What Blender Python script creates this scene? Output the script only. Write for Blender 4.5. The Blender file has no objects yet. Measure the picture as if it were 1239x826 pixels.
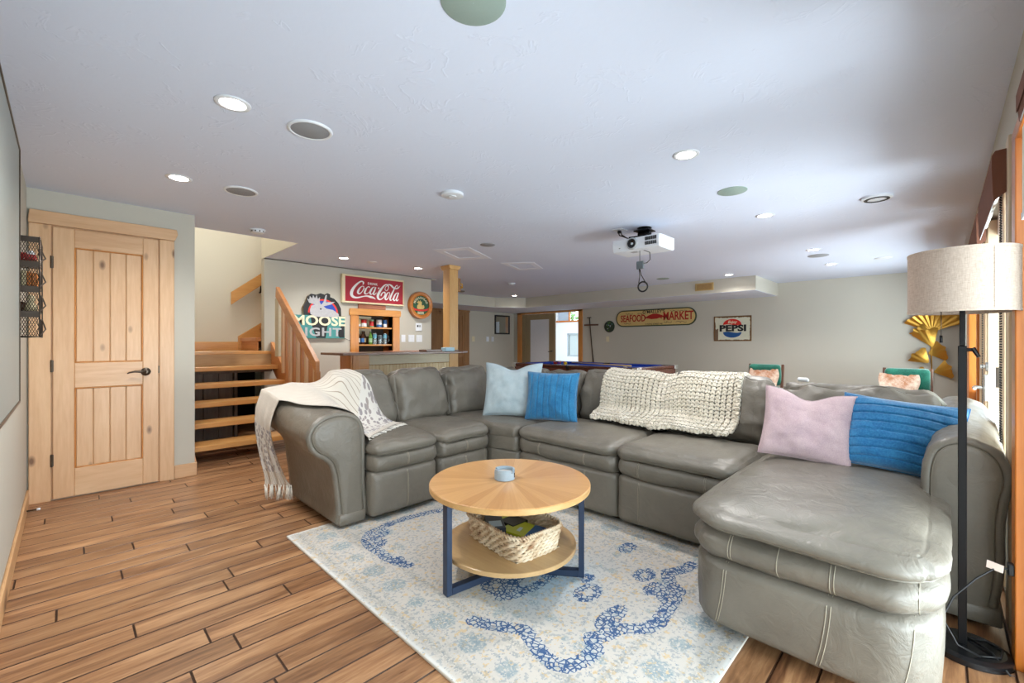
import bpy, bmesh, math, random
import numpy as np
from mathutils import Vector, Matrix, noise, Euler
from mathutils.bvhtree import BVHTree
random.seed(7)
SC = bpy.context.scene
COL = SC.collection
PI = math.pi
# ------------------------------------------------------------------ camera, world, light, exposure
CAMH = 1.17
THETA = math.atan(520.5/530)
cd = bpy.data.cameras.new('camera'); cam = bpy.data.objects.new('camera', cd); COL.objects.link(cam)
cd.sensor_width = 36; cd.lens = 36*530/1239; cd.shift_y = 2/1239; cd.clip_start = .02
cam.location = (0, 0, CAMH); cam.rotation_euler = (PI/2, 0, THETA-PI/2)
SC.camera = cam
SC.view_settings.view_transform = 'Standard'; SC.view_settings.look = 'None'
SC.view_settings.gamma = 1; SC.view_settings.use_curve_mapping = False
SC.view_settings.exposure = 0.86
W = bpy.data.worlds.new('daylight'); SC.world = W; W.use_nodes = True
bg = W.node_tree.nodes['Background']; bg.inputs[0].default_value = (.82, .92, 1, 1); bg.inputs[1].default_value = 3.6

def area(name, loc, rot, sx, sy, power, col=(1, 1, 1)):
    l = bpy.data.lights.new(name, 'AREA'); l.shape = 'RECTANGLE'; l.size = sx; l.size_y = sy
    l.energy = power; l.color = col
    o = bpy.data.objects.new(name, l); COL.objects.link(o); o.location = loc; o.rotation_euler = rot
    return o
DAY = (.85, .93, 1)
# daylight just outside the window wall (y = -0.21), shining in
area('daylight_near_door', (1.1, -1.5, .45), (PI/2+.35, 0, 0), 2.6, 1.2, 52, DAY)
area('daylight_french_door', (3.4, -1.6, .45), (PI/2+.35, 0, 0), 2.4, 1.2, 130, DAY)
area('daylight_far_window', (7.2, -1.2, .8), (PI/2+.4, 0, 0), 3.2, 1.4, 120, DAY)
area('porch_fill_light', (11.0, 7.3, 2.35), (0, 0, 0), 1.6, 1.6, 26, DAY)  # added under the porch ceiling, in place of daylight from its windows
area('stairwell_fill_light', (1.7, 6.3, 4.5), (0, 0, 0), .8, .8, 27, (1, .97, .93))  # unseen light added overhead to brighten the stairwell

# ------------------------------------------------------------------ node helpers
def new_mat(name):
    m = bpy.data.materials.new(name); m.use_nodes = True
    nt = m.node_tree; b = nt.nodes['Principled BSDF']
    return m, nt, b
def N(nt, t, **kw):
    n = nt.nodes.new(t)
    for k, v in kw.items(): setattr(n, k, v)
    return n
def L(nt, a, b): nt.links.new(a, b)
def s2l(c):
    return tuple(((v/255)/12.92 if v/255 <= .04045 else (((v/255)+.055)/1.055)**2.4) for v in c)
def C4(c): return (c[0], c[1], c[2], 1)
def ramp(nt, fac, stops):
    r = N(nt, 'ShaderNodeValToRGB'); L(nt, fac, r.inputs[0])
    e = r.color_ramp.elements
    while len(e) < len(stops): e.new(.5)
    for i, (p, c) in enumerate(stops):
        e[i].position = p; e[i].color = C4(c)
    return r.outputs[0]
def math_(nt, op, a, b=None, clamp=False):
    n = N(nt, 'ShaderNodeMath', operation=op, use_clamp=clamp)
    for i, v in enumerate((a, b)):
        if v is None: continue
        if isinstance(v, (int, float)): n.inputs[i].default_value = v
        else: L(nt, v, n.inputs[i])
    return n.outputs[0]
def mix(nt, fac, a, b, mode='MIX'):
    n = N(nt, 'ShaderNodeMix', data_type='RGBA', blend_type=mode)
    for i, v in ((0, fac), (6, a), (7, b)):
        if isinstance(v, (int, float)): n.inputs[i].default_value = v
        elif isinstance(v, tuple): n.inputs[i].default_value = C4(v)
        else: L(nt, v, n.inputs[i])
    return n.outputs[2]
def coords(nt, scale=(1, 1, 1), rot=(0, 0, 0), rnd=0):
    t = N(nt, 'ShaderNodeTexCoord'); mp = N(nt, 'ShaderNodeMapping')
    mp.inputs['Scale'].default_value = scale; mp.inputs['Rotation'].default_value = rot
    if rnd:
        oi = N(nt, 'ShaderNodeObjectInfo'); v = N(nt, 'ShaderNodeVectorMath', operation='SCALE')
        cx = N(nt, 'ShaderNodeCombineXYZ')
        for i in range(3): L(nt, oi.outputs['Random'], cx.inputs[i])
        L(nt, cx.outputs[0], v.inputs[0]); v.inputs['Scale'].default_value = rnd
        a = N(nt, 'ShaderNodeVectorMath', operation='ADD'); L(nt, t.outputs['Object'], a.inputs[0]); L(nt, v.outputs[0], a.inputs[1])
        L(nt, a.outputs[0], mp.inputs[0])
    else: L(nt, t.outputs['Object'], mp.inputs[0])
    return mp.outputs[0]
def noise_(nt, vec, scale, detail=4, rough=.55, dist=0):
    n = N(nt, 'ShaderNodeTexNoise'); n.inputs['Scale'].default_value = scale; n.inputs['Detail'].default_value = detail
    n.inputs['Roughness'].default_value = rough; n.inputs['Distortion'].default_value = dist; L(nt, vec, n.inputs['Vector'])
    return n.outputs['Fac']
def bump(nt, b, h, strength=.2, dist=.01, prev=None):
    n = N(nt, 'ShaderNodeBump'); n.inputs['Strength'].default_value = strength; n.inputs['Distance'].default_value = dist
    L(nt, h, n.inputs['Height'])
    if prev is not None: L(nt, prev, n.inputs['Normal'])
    L(nt, n.outputs[0], b.inputs['Normal']); return n.outputs[0]
def plain(name, rgb, rough=.5, metal=0, bumps=0, bscale=200, var=0, spec=None, coat=0):
    m, nt, b = new_mat(name)
    c = s2l(rgb); b.inputs['Base Color'].default_value = C4(c); b.inputs['Roughness'].default_value = rough; b.inputs['Metallic'].default_value = metal
    if spec is not None: b.inputs['Specular IOR Level'].default_value = spec
    if coat: b.inputs['Coat Weight'].default_value = coat
    v = coords(nt)
    f = noise_(nt, v, 14 if not bscale else bscale*.1, 4)
    k = var or .04
    L(nt, mix(nt, f, tuple(x*(1-k) for x in c), tuple(min(1, x*(1+k)) for x in c)), b.inputs['Base Color'])
    if bumps: bump(nt, b, noise_(nt, v, bscale, 3), bumps, .004)
    return m
def emis(name, rgb, strength):
    m, nt, b = new_mat(name); b.inputs['Base Color'].default_value = C4(s2l(rgb))
    b.inputs['Emission Color'].default_value = C4(s2l(rgb)); b.inputs['Emission Strength'].default_value = strength
    return m
def wood(name, c1, c2, axis='x', scale=1.0, rough=.4, knots=0, knotcol=(70, 40, 20), rnd=3.0, coat=0, grain=1.0):
    """long-grain timber: axis = direction of the grain"""
    m, nt, b = new_mat(name)
    st = {'x': (.09, 1, 1), 'y': (1, .09, 1), 'z': (1, 1, .09)}[axis]
    v = coords(nt, tuple(s*scale for s in st), rnd=rnd)
    f1 = noise_(nt, v, 9, 5, .6, .6); f2 = noise_(nt, v, 60*grain, 3, .6, .2); f3 = noise_(nt, v, 2.2, 2)
    f = math_(nt, 'ADD', math_(nt, 'MULTIPLY', f1, .6), math_(nt, 'MULTIPLY', f2, .4))
    a, c = s2l(c1), s2l(c2)
    col = ramp(nt, f, [(.32, a), (.68, c)])
    col = mix(nt, math_(nt, 'MULTIPLY', f3, .35), col, tuple(x*.72 for x in a))
    if knots:
        sk = {'x': (.5, 0, 1), 'y': (0, .5, 1), 'z': (1, 0, .5)}[axis]
        vk = coords(nt, sk, rnd=rnd)
        vo = N(nt, 'ShaderNodeTexVoronoi'); vo.inputs['Scale'].default_value = knots; L(nt, vk, vo.inputs['Vector'])
        k = N(nt, 'ShaderNodeMapRange'); L(nt, vo.outputs['Distance'], k.inputs[0])
        k.inputs[1].default_value = .05; k.inputs[2].default_value = .14; k.inputs[3].default_value = .9; k.inputs[4].default_value = 0
        col = mix(nt, k.outputs[0], col, s2l(knotcol))
    L(nt, col, b.inputs['Base Color']); b.inputs['Roughness'].default_value = rough
    if coat: b.inputs['Coat Weight'].default_value = coat; b.inputs['Coat Roughness'].default_value = .2
    bump(nt, b, f2, .08, .002)
    return m

# ------------------------------------------------------------------ geometry helpers
class G:
    def __init__(s): s.v = []; s.f = []; s.uv = None
    def add(s, vs, fs, M=None):
        o = len(s.v)
        if M is not None: vs = [M @ Vector(p) for p in vs]
        s.v += [tuple(p) for p in vs]; s.f += [tuple(i+o for i in f) for f in fs]; return s
    def box(s, x0, x1, y0, y1, z0, z1, M=None):
        vs = [(x, y, z) for z in (z0, z1) for y in (y0, y1) for x in (x0, x1)]
        return s.add(vs, [(0, 2, 3, 1), (4, 5, 7, 6), (0, 1, 5, 4), (2, 6, 7, 3), (0, 4, 6, 2), (1, 3, 7, 5)], M)
    def cbox(s, x0, x1, y0, y1, z0, z1, c=.003, M=None):
        """box with chamfered edges"""
        vs = []; c = min(c, (x1-x0)*.45, (y1-y0)*.45, (z1-z0)*.45)
        X = (x0, x1); Y = (y0, y1); Z = (z0, z1); idx = {}
        for k in range(2):
            for j in range(2):
                for i in range(2):
                    sx, sy, sz = (1, -1)[i], (1, -1)[j], (1, -1)[k]
                    idx[(i, j, k)] = len(vs)
                    vs += [(X[i], Y[j]+sy*c, Z[k]+sz*c), (X[i]+sx*c, Y[j], Z[k]+sz*c), (X[i]+sx*c, Y[j]+sy*c, Z[k])]
        I = lambda i, j, k, a: idx[(i, j, k)]+a
        fs = []
        for i in range(2):
            fs.append([I(i, 0, 0, 0), I(i, 1, 0, 0), I(i, 1, 1, 0), I(i, 0, 1, 0)])
            fs.append([I(0, i, 0, 1), I(1, i, 0, 1), I(1, i, 1, 1), I(0, i, 1, 1)])
            fs.append([I(0, 0, i, 2), I(1, 0, i, 2), I(1, 1, i, 2), I(0, 1, i, 2)])
        for a in range(2):
            for d in range(2):
                fs.append([I(a, d, 0, 0), I(a, d, 1, 0), I(a, d, 1, 1), I(a, d, 0, 1)])
                fs.append([I(a, 0, d, 0), I(a, 1, d, 0), I(a, 1, d, 2), I(a, 0, d, 2)])
                fs.append([I(0, a, d, 1), I(1, a, d, 1), I(1, a, d, 2), I(0, a, d, 2)])
        for k in range(2):
            for j in range(2):
                for i in range(2): fs.append([I(i, j, k, 0), I(i, j, k, 1), I(i, j, k, 2)])
        return s.add(vs, fs, M)
    def prism(s, pts, d0, d1, plane='xz', M=None):
        """polygon in a plane, extruded along the third axis from d0 to d1"""
        n = len(pts)
        def P(a, b, d): return {'xz': (a, d, b), 'yz': (d, a, b), 'xy': (a, b, d)}[plane]
        vs = [P(a, b, d0) for a, b in pts]+[P(a, b, d1) for a, b in pts]
        fs = [tuple(range(n)), tuple(range(2*n-1, n-1, -1))]+[(i, (i+1) % n, n+(i+1) % n, n+i) for i in range(n)]
        return s.add(vs, fs, M)
    def lathe(s, prof, n=24, M=None, cap=True):
        vs = []; fs = []; m = len(prof)
        for r, z in prof:
            for i in range(n): a = 2*PI*i/n; vs.append((r*math.cos(a), r*math.sin(a), z))
        for j in range(m-1):
            for i in range(n): fs.append((j*n+i, j*n+(i+1) % n, (j+1)*n+(i+1) % n, (j+1)*n+i))
        if cap: fs += [tuple(range(n-1, -1, -1)), tuple((m-1)*n+i for i in range(n))]
        return s.add(vs, fs, M)
    def tube(s, path, r, n=8, closed=False, M=None, flat=1.0):
        path = [Vector(p) for p in path]; m = len(path); rs = r if isinstance(r, (list, tuple)) else [r]*m
        vs = []; fs = []; up = None
        for i, p in enumerate(path):
            if closed: t = path[(i+1) % m]-path[i-1]
            else: t = path[min(i+1, m-1)]-path[max(i-1, 0)]
            if t.length < 1e-9: t = Vector((0, 0, 1))
            t.normalize()
            if up is None: up = Vector((0, 0, 1)) if abs(t.z) < .9 else Vector((1, 0, 0))
            a = t.cross(up)
            if a.length < 1e-6: a = t.orthogonal()
            a.normalize(); b = a.cross(t); up = b
            for k in range(n):
                q = 2*PI*k/n; vs.append(p+a*(rs[i]*math.cos(q))+b*(rs[i]*flat*math.sin(q)))
        for i in range(m if closed else m-1):
            j = (i+1) % m
            for k in range(n): fs.append((i*n+k, i*n+(k+1) % n, j*n+(k+1) % n, j*n+k))
        if not closed: fs += [tuple(range(n-1, -1, -1)), tuple((m-1)*n+k for k in range(n))]
        return s.add(vs, fs, M)
    def cyl(s, p, q, r, n=16): return s.tube([p, q], r, n)
    def sphere(s, c, r, n=12, m=8, sc=(1, 1, 1)):
        prof = [(max(1e-4, r*math.sin(PI*j/m)), -r*math.cos(PI*j/m)) for j in range(m+1)]
        return s.lathe(prof, n, Matrix.Translation(c) @ Matrix.Diagonal((*sc, 1)), cap=False)
    def grid(s, fn, nu, nv, M=None, closeu=False):
        vs = [fn(i/nu, j/nv) for j in range(nv+1) for i in range(nu+1)]
        fs = [(j*(nu+1)+i, j*(nu+1)+i+1, (j+1)*(nu+1)+i+1, (j+1)*(nu+1)+i) for j in range(nv) for i in range(nu)]
        return s.add(vs, fs, M)
    def obj(s, name, mat, parent=None, smooth=False, local=False, bevel=0, fix=True, angle=None):
        me = bpy.data.meshes.new(name)
        vs = s.v
        if parent is not None and not local:
            o = ORG.get(parent.name, (0, 0, 0)); vs = [(a-o[0], b-o[1], c-o[2]) for a, b, c in vs]
        me.from_pydata(vs, [], s.f)
        if fix:
            bm = bmesh.new(); bm.from_mesh(me); bmesh.ops.recalc_face_normals(bm, faces=bm.faces); bm.to_mesh(me); bm.free()
        me.materials.append(mat)
        if smooth:
            me.shade_smooth()
            if angle: me.set_sharp_from_angle(angle=angle)
        ob = bpy.data.objects.new(name, me); COL.objects.link(ob)
        if parent is not None:
            ob.parent = parent; ORG[ob.name] = ORG.get(parent.name, (0, 0, 0))
        if bevel:
            md = ob.modifiers.new('bevel', 'BEVEL'); md.width = bevel; md.segments = 2; md.limit_method = 'ANGLE'
        return ob
ORG = {}
def tag(o, label, cat, group=None):
    o['label'] = label; o['category'] = cat
    if group: o['group'] = group
    return o
def thing(name, loc, label, cat, group=None, rz=0):
    o = bpy.data.objects.new(name, None); COL.objects.link(o); o.location = loc; o.rotation_euler = (0, 0, rz)
    o.empty_display_size = .1
    ORG[o.name] = tuple(loc)
    return tag(o, label, cat, group)
def struct(o): o['kind'] = 'structure'; return o
def dup(root, loc=None, rz=None, label=None):
    r = root.copy(); COL.objects.link(r)
    if loc is not None: r.location = loc
    if rz is not None: r.rotation_euler = (0, 0, rz)
    if label: r['label'] = label
    for ch in root.children:
        c = ch.copy(); COL.objects.link(c); c.parent = r
        for g in ch.children:
            d = g.copy(); COL.objects.link(d); d.parent = c
    return r
def lab(o, l): o['label'] = l; return o

def text_geo(s, size, fn, depth=.002, align='CENTER', shear=0, bold=0, sx=1, spacing=1):
    """flat lettering as mesh; fn maps (u, v, d) to world"""
    cu = bpy.data.curves.new('lettering', 'FONT'); cu.body = s; cu.size = size; cu.align_x = align; cu.align_y = 'CENTER'
    cu.extrude = depth; cu.shear = shear; cu.offset = bold; cu.space_character = spacing; cu.resolution_u = 3
    o = bpy.data.objects.new('lettering', cu); COL.objects.link(o)
    me = bpy.data.meshes.new_from_object(o)
    g = G(); g.add([fn(v.co.x*sx, v.co.y, v.co.z) for v in me.vertices], [tuple(p.vertices) for p in me.polygons])
    bpy.data.objects.remove(o); bpy.data.curves.remove(cu); bpy.data.meshes.remove(me)
    return g
def ribbon(g, pts, ws, fn, d=.002, closed=False):
    """brush stroke with varying width: smooth path through pts in a plane, given thickness"""
    P = [Vector(p) for p in pts]; n = len(P); out = []; wo = []
    for i in range(n-1):
        p0, p1, p2, p3 = P[max(i-1, 0)], P[i], P[i+1], P[min(i+2, n-1)]
        for k in range(6):
            t = k/6
            out.append(.5*((2*p1)+(p2-p0)*t+(2*p0-5*p1+4*p2-p3)*t*t+(3*p1-p0-3*p2+p3)*t**3)); wo.append(ws[i]*(1-t)+ws[i+1]*t)
    out.append(P[-1]); wo.append(ws[-1]); vs = []; m = len(out)
    for i, p in enumerate(out):
        t = out[min(i+1, m-1)]-out[max(i-1, 0)]; t = t.normalized() if t.length > 0 else Vector((1, 0)); nn = Vector((-t.y, t.x))*wo[i]/2
        a, b = p+nn, p-nn
        vs += [fn(a.x, a.y, 0), fn(b.x, b.y, 0), fn(a.x, a.y, d), fn(b.x, b.y, d)]
    fs = []
    for i in range(m-1):
        a = 4*i; b = a+4
        fs += [(a+2, a+3, b+3, b+2), (a, b, b+1, a+1), (a, a+2, b+2, b), (a+1, b+1, b+3, a+3)]
    fs += [(0, 1, 3, 2), (4*m-4, 4*m-2, 4*m-1, 4*m-3)]
    return g.add(vs, fs)

def soft(hx, hy, hz, r, crown=(0, 0, 0), n=14, wr=.0, seed=0, ws=5, pleat=0):
    """upholstered block: rounded, domed faces, creased towards its seams; centred on the origin"""
    rx, ry, rz = (r, r, r) if isinstance(r, (int, float)) else r
    rx, ry, rz = min(rx, hx*.98), min(ry, hy*.98), min(rz, hz*.98)
    g = G(); key = {}
    def put(u, v, w):
        k = (round(u*1000), round(v*1000), round(w*1000))
        if k in key: return key[k]
        q = [max(-(H-R), min(H-R, c*H)) for c, H, R in ((u, hx, rx), (v, hy, ry), (w, hz, rz))]
        d = Vector(((u*hx-q[0])/rx, (v*hy-q[1])/ry, (w*hz-q[2])/rz)); L_ = d.length or 1
        d = d/L_
        p = Vector((q[0]+rx*d.x, q[1]+ry*d.y, q[2]+rz*d.z))
        cu, cv, cw = 1-u*u, 1-v*v, 1-w*w
        p.x += crown[0]*u*(cv*cw)**.7; p.y += crown[1]*v*(cu*cw)**.7; p.z += crown[2]*w*(cu*cv)**.7
        if wr:
            e = max(abs(u) if abs(u) < .999 else 0, abs(v) if abs(v) < .999 else 0, abs(w) if abs(w) < .999 else 0)
            amp = wr*(.35+.9*e**4)
            s = Vector((p.x*ws+seed*7.3, p.y*ws+seed*3.1, p.z*ws))
            nn = noise.noise(s)+.5*noise.noise(s*2.3)+.9*(.5-abs(noise.noise(s*1.3+Vector((9, 2, 4)))))
            p += d*amp*nn
            if pleat:
                e2 = sorted((abs(u), abs(v), abs(w)))[1]
                p -= d*pleat*e2**5*(.5+.5*math.sin(34*(p.x+p.y*.7+p.z*.9)+3*noise.noise(s*2)+seed))**2
        g.v.append(tuple(p)); key[k] = len(g.v)-1; return key[k]
    cs = [-1+2*i/n for i in range(n+1)]
    # denser towards edges
    cs = [math.copysign(abs(c)**.75, c) if c else 0 for c in cs]
    for ax in range(3):
        for s in (-1, 1):
            for i in range(n):
                for j in range(n):
                    f = []
                    for a, b in ((i, j), (i+1, j), (i+1, j+1), (i, j+1)):
                        c = [cs[a], cs[b]]; c.insert(ax, s); f.append(put(*c))
                    if len(set(f)) == 4: g.f.append(tuple(f if s > 0 else f[::-1]))
    return g
def place(g, M):
    g.v = [tuple(M @ Vector(p)) for p in g.v]; return g
def T(x, y, z): return Matrix.Translation((x, y, z))
def RZ(a): return Matrix.Rotation(a, 4, 'Z')
def RX(a): return Matrix.Rotation(a, 4, 'X')
def RY(a): return Matrix.Rotation(a, 4, 'Y')
def softbox(x0, x1, y0, y1, z0, z1, r, **k):
    M = k.pop('M', None)
    g = soft((x1-x0)/2, (y1-y0)/2, (z1-z0)/2, r, **k)
    m = T((x0+x1)/2, (y0+y1)/2, (z0+z1)/2)
    return place(g, M @ m if M is not None else m)

# ------------------------------------------------------------------ materials
def wall_mat(name, rgb, sc=90, st=.12):
    m, nt, b = new_mat(name); v = coords(nt); c = s2l(rgb)
    L(nt, mix(nt, noise_(nt, v, 1.2, 3), tuple(x*.97 for x in c), tuple(x*1.03 for x in c)), b.inputs['Base Color'])
    b.inputs['Roughness'].default_value = .75; bump(nt, b, noise_(nt, v, sc, 3), st, .002); return m
M_WALL = wall_mat('wall_paint', (194, 190, 178))
M_WHITE = wall_mat('white_wall_paint', (226, 222, 208))
M_CEIL, nt, b = new_mat('ceiling_plaster')
v = coords(nt); b.inputs['Base Color'].default_value = C4(s2l((217, 225, 243))); b.inputs['Roughness'].default_value = .7
n1 = noise_(nt, v, 3.2, 2, .5, 1.5)
# trowelled ridges: thin lines where a distorted noise crosses its middle value
rd = math_(nt, 'ABSOLUTE', math_(nt, 'SUBTRACT', noise_(nt, v, 5.0, 3, .6, .8), .5))
rd2 = N(nt, 'ShaderNodeMapRange'); L(nt, rd, rd2.inputs[0]); rd2.inputs[1].default_value = 0; rd2.inputs[2].default_value = .03; rd2.inputs[3].default_value = 1; rd2.inputs[4].default_value = 0
mk = math_(nt, 'GREATER_THAN', noise_(nt, v, 4.1, 2), .52)
hh = math_(nt, 'ADD', math_(nt, 'MULTIPLY', math_(nt, 'MULTIPLY', rd2.outputs[0], mk), .9), math_(nt, 'MULTIPLY', noise_(nt, v, 22, 4), .5))
bump(nt, b, hh, .26, .006)
M_PATCH = wall_mat('ceiling_filler', (234, 238, 248), 30, .3)

PINE1, PINE2 = (208, 162, 120), (232, 194, 152)
M_PINEV = wood('pine_vertical', PINE1, PINE2, 'z', 1, .38, 6, (104, 68, 42), coat=.15)
M_PINEH = wood('pine_horizontal', PINE1, PINE2, 'x', 1, .38, 5, (104, 68, 42), coat=.15)
M_PINEY = wood('pine_along_wall', (196, 150, 104), (224, 182, 132), 'y', 1, .4, 2.4, (104, 68, 42))
M_FIRX = wood('fir_tread', (208, 146, 78), (236, 184, 116), 'x', 1, .35, 0, coat=.3)
M_FIRY = wood('fir_rail', (186, 118, 66), (220, 156, 98), 'y', 1, .38, 0, coat=.2)
M_FIRZ = wood('fir_vertical', (178, 110, 58), (212, 146, 86), 'z', 1, .4, 2.2, (90, 50, 25), coat=.2)
M_HONX = wood('honey_pine_horizontal', (196, 128, 58), (226, 164, 88), 'x', 1, .35, 2.6, (110, 60, 25), coat=.3)
M_HONZ = wood('honey_pine_vertical', (190, 118, 48), (222, 154, 76), 'z', 1, .35, 2.6, (110, 60, 25), coat=.3)
M_AMBER = wood('amber_pine_casing', (186, 98, 28), (214, 130, 48), 'z', 1, .35, 1.6, (100, 50, 20), coat=.3)
M_AMBERX = wood('amber_pine_head', (186, 98, 28), (214, 130, 48), 'x', 1, .35, 1.6, (100, 50, 20), coat=.3)
M_POST = wood('post_fir', (196, 146, 84), (222, 180, 118), 'z', 1, .4, 0, coat=.2)
M_WHWOOD = wood('whitewashed_board', (196, 186, 160), (222, 214, 190), 'x', 1, .5, 1.5, (150, 130, 100))
M_BEAD = wood('pale_beadboard', (206, 184, 142), (228, 210, 174), 'z', 1, .5, 0)
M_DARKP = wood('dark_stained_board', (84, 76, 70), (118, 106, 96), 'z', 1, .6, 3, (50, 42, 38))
M_DKPINE = wood('brown_pine', (128, 88, 50), (168, 122, 74), 'z', 1, .45, 2.4, (60, 35, 20))
M_WALNUT = wood('walnut_top', (84, 54, 40), (122, 84, 64), 'x', 1, .3, 0, coat=.4)
M_RECL = wood('reclaimed_block', (150, 88, 60), (190, 124, 92), 'x', 2, .6, 0)
M_BLACK = plain('black_metal', (28, 28, 30), .35, .6)
M_BLKPL = plain('black_plastic', (24, 24, 26), .45)
M_WHPL = plain('white_plastic', (228, 232, 238), .4)
M_CREAM = plain('cream_plastic', (226, 216, 184), .45)
M_NAVY = plain('navy_steel', (44, 58, 82), .4, .3, .05)
M_BRONZE = plain('aged_bronze', (92, 82, 72), .35, .9)
M_STEEL = plain('brushed_steel', (190, 190, 188), .3, .9)
M_GOLD = plain('gold_leaf_metal', (206, 158, 70), .32, .85, .2, 40, .15)
M_GREY = plain('speaker_grille', (150, 152, 156), .7, 0, .4, 900)
M_GREENISH = plain('pale_green_grille', (150, 168, 160), .7, 0, .3, 900)
M_DARK = plain('under_stair_shade', (14, 13, 12), .8)  # near-black that paints the shade below the landing

# leather
M_LEATH, nt, b = new_mat('taupe_leather')
v = coords(nt); c = s2l((114, 108, 98))
f = noise_(nt, v, 5, 4, .6)
L(nt, ramp(nt, f, [(.3, tuple(x*.86 for x in c)), (.7, tuple(x*1.12 for x in c))]), b.inputs['Base Color'])
L(nt, math_(nt, 'ADD', math_(nt, 'MULTIPLY', noise_(nt, v, 12, 3), .16), .3), b.inputs['Roughness'])
b.inputs['Specular IOR Level'].default_value = .5
vo = N(nt, 'ShaderNodeTexVoronoi'); vo.inputs['Scale'].default_value = 420; L(nt, v, vo.inputs['Vector'])
p = bump(nt, b, vo.outputs['Distance'], .1, .001)
p = bump(nt, b, noise_(nt, v, 11, 4, .6, 1.6), .34, .014, p)
M_SEAM = plain('leather_stitching', (168, 160, 142), .6)
M_PIPE = plain('leather_piping', (112, 107, 95), .45)
M_DUST = plain('black_dust_cloth', (22, 22, 22), .9)

# plank floor
M_PLANK, nt, b = new_mat('plank_floor')
at = N(nt, 'ShaderNodeAttribute', attribute_name='rnd'); 
t = N(nt, 'ShaderNodeTexCoord'); mp = N(nt, 'ShaderNodeMapping'); mp.inputs['Scale'].default_value = (.1, 1, 1)
sh = N(nt, 'ShaderNodeCombineXYZ'); L(nt, math_(nt, 'MULTIPLY', at.outputs['Fac'], 40), sh.inputs[0]); L(nt, math_(nt, 'MULTIPLY', at.outputs['Fac'], 17), sh.inputs[1])
ad = N(nt, 'ShaderNodeVectorMath', operation='ADD'); L(nt, t.outputs['Object'], ad.inputs[0]); L(nt, sh.outputs[0], ad.inputs[1]); L(nt, ad.outputs[0], mp.inputs[0])
v = mp.outputs[0]
f1 = noise_(nt, v, 8, 6, .62, 1.2); f2 = noise_(nt, v, 70, 3, .6, .3)
col = ramp(nt, math_(nt, 'ADD', math_(nt, 'MULTIPLY', f1, .68), math_(nt, 'MULTIPLY', f2, .32)), [(.34, s2l((92, 58, 38))), (.5, s2l((150, 108, 74))), (.66, s2l((190, 148, 108)))])
vk = N(nt, 'ShaderNodeMapping'); vk.inputs['Scale'].default_value = (.35, 1, 1); L(nt, ad.outputs[0], vk.inputs[0])
vo = N(nt, 'ShaderNodeTexVoronoi'); vo.inputs['Scale'].default_value = 2.3; L(nt, vk.outputs[0], vo.inputs['Vector'])
k = N(nt, 'ShaderNodeMapRange'); L(nt, vo.outputs['Distance'], k.inputs[0]); k.inputs[1].default_value = .02; k.inputs[2].default_value = .14; k.inputs[3].default_value = .6; k.inputs[4].default_value = 0
col = mix(nt, k.outputs[0], col, s2l((84, 50, 30)))
hs = N(nt, 'ShaderNodeHueSaturation'); L(nt, col, hs.inputs['Color']); L(nt, math_(nt, 'ADD', math_(nt, 'MULTIPLY', at.outputs['Fac'], .3), .85), hs.inputs['Value'])
L(nt, hs.outputs[0], b.inputs['Base Color']); 
L(nt, math_(nt, 'ADD', math_(nt, 'MULTIPLY', f2, .12), .24), b.inputs['Roughness'])
bump(nt, b, f2, .1, .002)
M_GAP = plain('floor_gap', (52, 34, 24), .7)
M_PEDGE = plain('plank_bevel', (70, 44, 28), .4)
# ================================================================== STRUCTURE
H = 2.30; XB = 9.42; YR = -.21; XL = -.20; YF = 9.18
# floor with individual planks
JOINTS = [(-.176, 3.255), (.071, 3.482), (.272, 3.369), (.198, 2.989), (.491, 3.105), (.59, 2.602), (.789, 2.842), (.737, 2.217), (-.029, 2.746), (.196, 2.353), (.397, 2.099), (.554, 1.726), (.669, 3.607), (.88, 3.717), (.522, 3.852), (.216, 3.998), (.043, 4.223), (-.098, 4.137), (1.022, 3.211), (.694, 4.477), (.338, 4.353)]
PW = .1235; PY0 = 2.099-PW/2
floor = struct(G().box(-.35, XB+.1, -.36, YF+.15, -.06, -.004).obj('floor', M_GAP))
rows = {}
for x, y in JOINTS: rows.setdefault(math.floor((y-PY0)/PW), []).append(x)
planks = []
rr = random.Random(3)
for r in range(math.floor((YR-.12-PY0)/PW), math.ceil((YF-PY0)/PW)):
    y0 = PY0+r*PW; y1 = y0+PW
    xs = sorted(rows.get(r, [])) or [-.2+rr.random()*.9]
    js = [xs[0]]
    for x in xs[1:]:
        if x-js[-1] > .3: js.append(x)
    while js[-1] < XB: js.append(js[-1]+rr.choice((.91, 1.02, 1.2, 1.2)))
    a = XL-.02
    for x in js:
        b_ = min(x, XB)
        if b_-a > .02: planks.append((a, b_, max(y0, -.3), min(y1, YF)))
        a = b_
planks = [p for p in planks if p[3]-p[2] > .02]
planks.sort(key=lambda p: math.hypot((max(p[0], min(0, p[1]))+max(p[0], 0))/2 if False else max(p[0], 0), p[2]))
def plank_geo(g, p):
    a, b_, y0, y1 = p; g_ = .0008; c = .0034
    o = len(g.v)
    g.v += [(a+g_, y0+g_, -.012), (b_-g_, y0+g_, -.012), (b_-g_, y1-g_, -.012), (a+g_, y1-g_, -.012),
            (a+g_, y0+g_, -c), (b_-g_, y0+g_, -c), (b_-g_, y1-g_, -c), (a+g_, y1-g_, -c),
            (a+g_+c, y0+g_+c, 0), (b_-g_-c, y0+g_+c, 0), (b_-g_-c, y1-g_-c, 0), (a+g_+c, y1-g_-c, 0)]
    g.f += [tuple(o+i for i in f) for f in ((8, 9, 10, 11), (4, 5, 9, 8), (5, 6, 10, 9), (6, 7, 11, 10), (7, 4, 8, 11), (0, 1, 5, 4), (1, 2, 6, 5), (2, 3, 7, 6), (3, 0, 4, 7))]
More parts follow.
